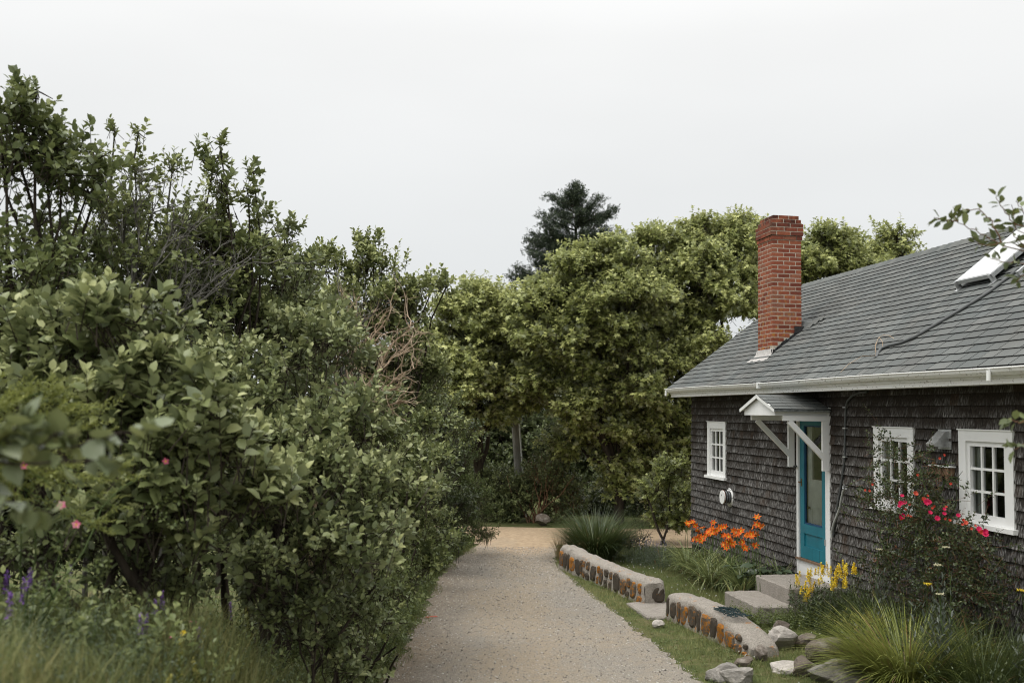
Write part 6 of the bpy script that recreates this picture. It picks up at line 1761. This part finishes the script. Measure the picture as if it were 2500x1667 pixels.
# broad-leaved dark plant at the door
hp = thing('comfrey', 'dark broad-leaved plant against the wall just left of the steps', 'plant', H(4.3, .3, 0))
for i in range(95):
    b = H(4.25 + rng.normal(0, .17), .28 + abs(rng.normal(0, .14)), 0); d = norm(np.array([rng.normal(0, .7), rng.normal(0, .7), .8])); h = rng.uniform(.12, .5)
    p = b + norm(d * [.4, .4, 1]) * h
    mb = MB(); add_leaves(mb, p[None], norm(d * [1, 1, .15] + [0, 0, -.1])[None], (np.array([0, 0, 1.]) + rng.normal(0, .25, 3))[None], rng.uniform(.11, .19), np.clip(rng.normal(.45, .22), 0, 1), 'heart', .95)
    mb.build('leaf', LEAF['hosta'], hp, True)
mb = MB()
for i in range(40):
    b = H(4.25 + rng.normal(0, .12), .28 + abs(rng.normal(0, .1)), 0)
    mb.tube(wiggle(rng, b, b + [rng.normal(0, .08), rng.normal(0, .08), rng.uniform(.25, .45)], 4, .05), .005, 4)
mb.build('stem_mass', MAT['stem'], hp, True, 'stuff')
mb = MB(); n = 26; az = rng.uniform(0, 6.28, n); a0 = rng.uniform(.05, .4, n)
blades(mb, rng, np.repeat(H(4.35, .22, .1)[None], n, 0) + rng.normal(0, .05, (n, 3)), az, rng.uniform(.5, .75, n), .02, a0, a0 + rng.uniform(.8, 1.7, n), np.clip(rng.normal(.55, .2, n), 0, 1), 6)
mb.build('blade', LEAF['daylily'], hp, True, 'stuff')
# yellow loosestrife
ls_ = thing('yellow_loosestrife', 'yellow loosestrife in bloom beside the concrete steps', 'flowers', H(6.25, .55, 0))
P = H(6.3, .5, 0)[None] + np.array([U * a + K * b for a, b in zip(rng.normal(0, .32, 230), rng.normal(0, .2, 230))])
P = P[(hk(P[:, 0], P[:, 1])[1] > .06) & ((hk(P[:, 0], P[:, 1])[0] > 6.06) | (hk(P[:, 0], P[:, 1])[1] > 1.3) | ((hk(P[:, 0], P[:, 1])[0] > 5.9) & (hk(P[:, 0], P[:, 1])[1] < .75)))]
mb = MB(); st = MB(); herbs(mb, rng, P, rng.uniform(.25, .55, len(P)), 16, .06, 'oval4', .6, .7, 65, .45, .18, .3, 0, st)
mb.build('foliage', LEAF['rose'], ls_, False, 'stuff'); st.build('stem_mass', MAT['stem'], ls_, False, 'stuff')
Z9 = lambda a, b: (1900 + a / 7.467, 1350 + b / 7.467)
YF = [(395, 380, 60), (545, 400, 190), (600, 340, 110), (335, 510, 90), (385, 600, 110), (490, 600, 150), (640, 610, 180), (560, 720, 190), (420, 670, 100), (730, 330, 110), (795, 270, 140), (895, 290, 190), (820, 340, 90), (1040, 420, 170), (975, 540, 160), (1060, 520, 130), (1110, 270, 100), (1190, 220, 130), (1210, 320, 110), (1145, 360, 130), (1215, 480, 110), (1190, 570, 90), (1380, 250, 90), (790, 480, 80), (520, 800, 120), (330, 700, 80), (1360, 320, 70)]
YF = YF + [(a + dx, b + dy, l * .8) for (a, b, l), dx, dy in zip(YF, rng.uniform(-70, 70, len(YF)), rng.uniform(-40, 60, len(YF)))]
for i, (a, b, ln) in enumerate(YF):
    k_ = rng.uniform(.55, .78)
    p = wall_at(*Z9(a, b), k_); L_ = ln / 7.467 / 2430 * 12.8 + .03
    d = norm(np.array([rng.normal(0, .15), rng.normal(0, .15), 1.]))
    P_, D_, N_, S_, T_ = shoot_leaves(rng, (p - d * L_ * .5)[None], d[None], L_, int(26 + L_ * 300), .027, .5, 80, 0, .1, .5, .5)
    mb = MB(); add_leaves(mb, P_, D_, N_, S_, T_, 'petal', 1.6); mb.build('flower_spike', LEAF['yellow'], ls_)
# rose on the wall
rb = thing('climbing_rose', 'sprawling climbing rose with magenta blooms between the right windows', 'shrub', H(7.9, .25, 0))
def zone(rows, n):
    out = []
    for a, b, k_, r in rows:
        c = wall_at(a, b, k_)
        q = rng.normal(0, 1, (int(n * (r / .25) ** 2), 3))
        out.append(c + q[:, :1] * U * r * .6 + q[:, 1:2] * K * .09 + q[:, 2:] * np.array([0, 0, 1.]) * r * .6)
    p = np.concatenate(out)
    return p[((p - O0) @ K) > .05]
ROSE = [(2160, 1110, .18, .22), (2210, 1150, .25, .3), (2270, 1170, .25, .28), (2150, 1180, .25, .28), (2130, 1220, .25, .25), (2220, 1240, .3, .38), (2310, 1250, .3, .35), (2170, 1290, .3, .35), (2260, 1320, .35, .4), (2350, 1310, .3, .3), (2380, 1340, .3, .25), (2200, 1380, .35, .4), (2300, 1400, .35, .4), (2370, 1410, .3, .35), (2140, 1400, .3, .3), (2420, 1380, .25, .25), (2240, 1460, .35, .4), (2350, 1470, .35, .35), (2440, 1450, .25, .3)]
p = zone(ROSE, 30)
dvec = norm(rng.normal(size=(len(p), 3)) + K * .5 + [0, 0, .35])
P_, D_, N_, S_, T_ = shoot_leaves(rng, p, dvec, .17, 10, .046, .7, 65, .05, .3, .42, .35)
mb = MB(); add_leaves(mb, P_, D_, N_, S_, T_, 'oval4', .95); mb.build('foliage', LEAF['rose'], rb, False, 'stuff')
st = MB(); twigs(st, p - dvec * .08, dvec, .24, .002); st.build('twig', MAT['redtwig'], rb, False, 'stuff')
p = zone([(2260, 1200, .42, .22), (2170, 1250, .42, .2), (2330, 1300, .42, .22), (2140, 1190, .35, .16), (2200, 1330, .45, .25), (2300, 1140, .3, .16), (2120, 1180, .3, .1), (2300, 1360, .45, .22)], 9)
P_, D_, N_, S_, T_ = shoot_leaves(rng, p, norm(rng.normal(size=p.shape) + [0, 0, .4]), .12, 9, .024, .7, 65)
mb = MB(); add_leaves(mb, P_, D_, N_, S_, T_, 'oval4', .9); mb.build('bronze_foliage', LEAF['rosered'], rb, False, 'stuff')
for i in range(13):
    a_ = wall_at(rng.uniform(2170, 2330), rng.uniform(1350, 1480), .25); b_ = wall_at(*[(2140, 1120), (2200, 1090), (2180, 1080), (2250, 1120), (2330, 1180), (2370, 1270), (2400, 1330), (2120, 1200), (2290, 1130), (2090, 1190), (2200, 1160), (2250, 1230), (2350, 1150)][i], .35)
    mb = MB(); mb.tube(wiggle(rng, a_, b_, 9, .07, .08), np.linspace(.008, .0025, 9), 5); mb.build('cane', MAT['stem'], rb, True)
Z10 = lambda a, b: (2080 + a / 4.612, 1000 + b / 4.612)
for i, (a, b, r) in enumerate([(715, 945, .034), (565, 970, .026), (550, 1055, .036), (595, 1045, .028), (810, 1015, .036), (845, 1040, .045), (870, 1040, .03), (560, 1195, .04), (565, 1225, .034), (880, 1160, .03), (960, 1225, .036), (1195, 1190, .026), (1285, 1275, .028), (1430, 1345, .034), (1500, 1370, .034), (1505, 1410, .034), (1465, 1380, .03), (530, 1090, .024), (1040, 1120, .022), (1040, 1170, .026)]):
    bloom(wall_at(*Z10(a, b), .5), rb, LEAF['magenta' if i % 4 else 'redp'], r, 9, 800 + i, 'flower', np.array([-.2, -1, .5]), 'petal', 1.9, .6)
for i, (a, b) in enumerate([(920, 1085), (905, 1110), (600, 1120), (630, 1190), (660, 1200), (1050, 1230), (1060, 1095), (1100, 1245), (1245, 1295), (1345, 1340), (1385, 1305), (1430, 1380), (985, 550), (1035, 510), (230, 840), (200, 915), (150, 905), (1255, 1240), (740, 735), (850, 970), (1115, 835), (650, 1065)]):
    bloom(wall_at(*Z10(a, b), .48), rb, LEAF['redp'], .02, 7, 840 + i, 'faded_flower', np.array([-.2, -1, .5]), 'petal', 1.6, .7)
# tall weeds, yarrow and lady's mantle in the bed
BEDG = 'yarrow plants in the bed below the rose'
Z11 = lambda a, b: (2050 + a / 3.76, 1250 + b / 3.76)
for i, (a, b, k_, lab, fl) in enumerate([(360, 340, .6, 'tall yarrow with a cream head left of the rose', 'cream'), (970, 320, .75, 'tallest yarrow with a cream head in front of the rose', 'cream'), (905, 483, .8, 'yarrow with a small cream head left of the tallest one', 'cream'),
                                         (805, 655, .85, 'yarrow with a flat yellow head in the bed', 'yellow'), (925, 750, .9, 'yarrow with the largest cream head, lowest in the bed', 'cream'), (1670, 715, .5, 'yarrow with a pale yellow head at the right edge', 'yellow')]):
    tp = wall_at(*Z11(a, b), k_); g_ = np.array([tp[0], tp[1], .0]); h = tp[2]
    t = thing('yarrow', lab, 'flower', g_, BEDG)
    mb = MB(); mb.tube(wiggle(rng, g_, tp, 6, .03), .004, 5); mb.build('stem', MAT['stem'], t, True)
    P_, D_, N_, S_, T_ = shoot_leaves(rng, g_[None] + rng.normal(0, .05, (4, 3)) * [1, 1, 0], np.repeat(norm(tp - g_)[None], 4, 0), h * .8, 16, .1, .5, 45, .05, .1, .45)
    mb = MB(); add_leaves(mb, P_, D_, N_, S_, T_, 'oval', .45); mb.build('foliage', LEAF['grey'], t, False, 'stuff')
    mb = MB()
    for q in range(26):
        r_ = .036 * math.sqrt(rng.uniform()); a_ = rng.uniform(0, 6.28)
        add_leaves(mb, (tp + [r_ * math.cos(a_), r_ * math.sin(a_), rng.normal(0, .003)])[None].repeat(4, 0), norm(rng.normal(size=(4, 3)) + [0, 0, .6]), rng.normal(size=(4, 3)), .011, rng.uniform(0, 1, 4), 'oval4', 1.2)
    mb.build('flower_head', LEAF[fl], t)
for i, (s_, k_, r, lab) in enumerate([(8.0, .75, .26, "frothy lime-yellow lady's mantle behind the lime grass mound"), (8.6, .45, .22, "lime-yellow lady's mantle in the middle of the bed"), (9.3, .2, .22, "dull lime lady's mantle at the right edge under the window"), (7.6, .55, .17, "small lime-yellow lady's mantle left in the bed")]):
    t = thing('ladys_mantle', lab, 'plant', H(s_, k_, 0), "lady's mantle clumps in the bed")
    n = int(260 * (r / .25) ** 2)
    P = H(s_, k_, 0)[None] + rng.normal(0, r * .55, (n, 3)) * [1, 1, 0]
    mb = MB(); herbs(mb, rng, P, rng.uniform(.12, .36, n), 7, .07, 'heart', 1.0, .9, 70, .4); mb.build('foliage', LEAF['grey'], t, True, 'stuff')
    top = P + np.stack([rng.normal(0, .05, n), rng.normal(0, .05, n), rng.uniform(.3, .46, n)], 1)
    P_, D_, N_, S_, T_ = shoot_leaves(rng, top, norm(rng.normal(size=(n, 3)) + [0, 0, .8]), .07, 12, .014, .6, 70, 0, .2, .5, .4)
    mb = MB(); add_leaves(mb, P_, D_, N_, S_, T_, 'oval4', 1.1); mb.build('flower_froth', LEAF['mantle'], t, False, 'stuff')
P = []
for q in range(3600):
    s_, k_ = rng.uniform(5.95, 10.4), abs(rng.normal(0, .42)) + .05
    if s_ > 6.1 and k_ < (.22 if s_ < 7.0 else .6 if s_ < 7.8 else 1.2): P.append(H(s_, k_, 0))
P = np.array(P)
mb = MB(); st = MB()
herbs(mb, rng, P[:1500], rng.uniform(.15, .6, 1500), 13, .05, 'oval4', .7, .7, 65, .42, .3, .3, 0, st)
bw = tag(mb.build('bed_weeds', LEAF['rose']), 'dark leafy weeds filling the flower bed along the wall', 'weeds', kind='stuff'); st.build('weed_stems', MAT['stem'], bw, False, 'stuff')
mb = MB(); n = len(P) - 1500; a0 = rng.uniform(.05, .4, n)
blades(mb, rng, P[1500:], rng.uniform(0, 6.28, n), rng.uniform(.35, .95, n), .009, a0, a0 + rng.uniform(.2, 1.4, n), np.clip(rng.normal(.5, .25, n), 0, 1), 5)
tag(mb.build('bed_grass', LEAF['clump']), 'tall grass blades standing among the weeds of the bed', 'grass', kind='stuff')
P = np.concatenate([H(6.15, .95, 0)[None] + np.array([U * a + K * b for a, b in zip(np.abs(rng.normal(0, .22, 420)) - .06, rng.normal(0, .3, 420))]), H(5.95, 1.36, 0)[None] + np.array([U * a + K * b for a, b in zip(rng.normal(0, .2, 90), np.abs(rng.normal(0, .05, 90)))])])
s_, k_ = hk(P[:, 0], P[:, 1])
P = P[~((s_ < 6.05) & (k_ < 1.29)) & (k_ > .1)]
mb = MB(); herbs(mb, rng, P, rng.uniform(.06, .26, len(P)), 10, .035, 'oval4', .9, .8, 68, .45)
tag(mb.build('step_weeds', LEAF['fern']), 'low leafy weeds growing against the near end of the steps', 'weeds', kind='stuff')
# straw at the steps and a dry tuft, dark juniper by the fountain grass
mb = MB(); n = 260; P = H(5.6, 1.42, .01)[None] + np.array([U * a + K * b for a, b in zip(rng.normal(0, .28, n), rng.normal(0, .06, n))])
P[:, 2] += rng.uniform(0, .04, n)
blades(mb, rng, P, rng.uniform(0, 6.28, n), rng.uniform(.05, .14, n), .005, rng.uniform(1.2, 1.7, n), rng.uniform(1.3, 1.8, n), rng.uniform(0, 1, n), 2)
tag(mb.build('dry_straw', LEAF['dry']), 'orange-brown straw lying at the foot of the lower step', 'straw', kind='stuff')
woody('juniper', 'shrub', 'low dark juniper between the fountain grass and the catmint', H(-.6, 1.15, 0), [(*H(-.4, 1.2, .25), .3), (*H(-.8, .9, .3), .34), (*H(-.1, 1.0, .18), .25), (*H(-1.0, 1.4, .2), .3)], 'yew', shoots=60, nl=10, size=.05, L=.22, shape='oval4', width=.5, trunk_r=.02, seed=950, tint0=.2, upward=.2, stems=3)
twig_bush('juniper_twig', 'spiky dark bare twigs at the edge of the low juniper', H(-.5, 1.1, .05), [H(.15, 1.25, .3), H(-.1, 1.5, .22), H(.1, .95, .35), H(-.6, 1.6, .2), H(.3, 1.1, .15)], 'bark', 951, .012, 9, 'twig')
woody('corner_bush', 'bush', 'small leafy bush hugging the far corner of the cottage', H(-1.2, .1, 0), px_blobs([(1640, 1150, 20.3, .4), (1600, 1200, 20.6, .35), (1670, 1215, 20.1, .3), (1650, 1265, 20.3, .28), (1610, 1260, 20.5, .25)]), 'maple', shoots=90, nl=8, size=.11, L=.26, shape='maple', trunk_r=.03, seed=952, tint0=.3, upward=.4, stems=2)
# fallen red leaf on the lane
p = on(1047, 1509)
fl_ = thing('fallen_leaf', 'single red fallen leaf at the left edge of the gravel lane', 'leaf', (p[0], p[1], float(gz(p[0], p[1])) + .02))
for q in range(3):
    mb = MB(); add_leaves(mb, (p + [q * .05 - .05, rng.normal(0, .01), .022])[None], np.array([[1, .3 * (q - 1), .05]]), np.array([[0, 0, 1.]]), .07, .6, 'oval', .7); mb.build('blade', LEAF['redp'], fl_)
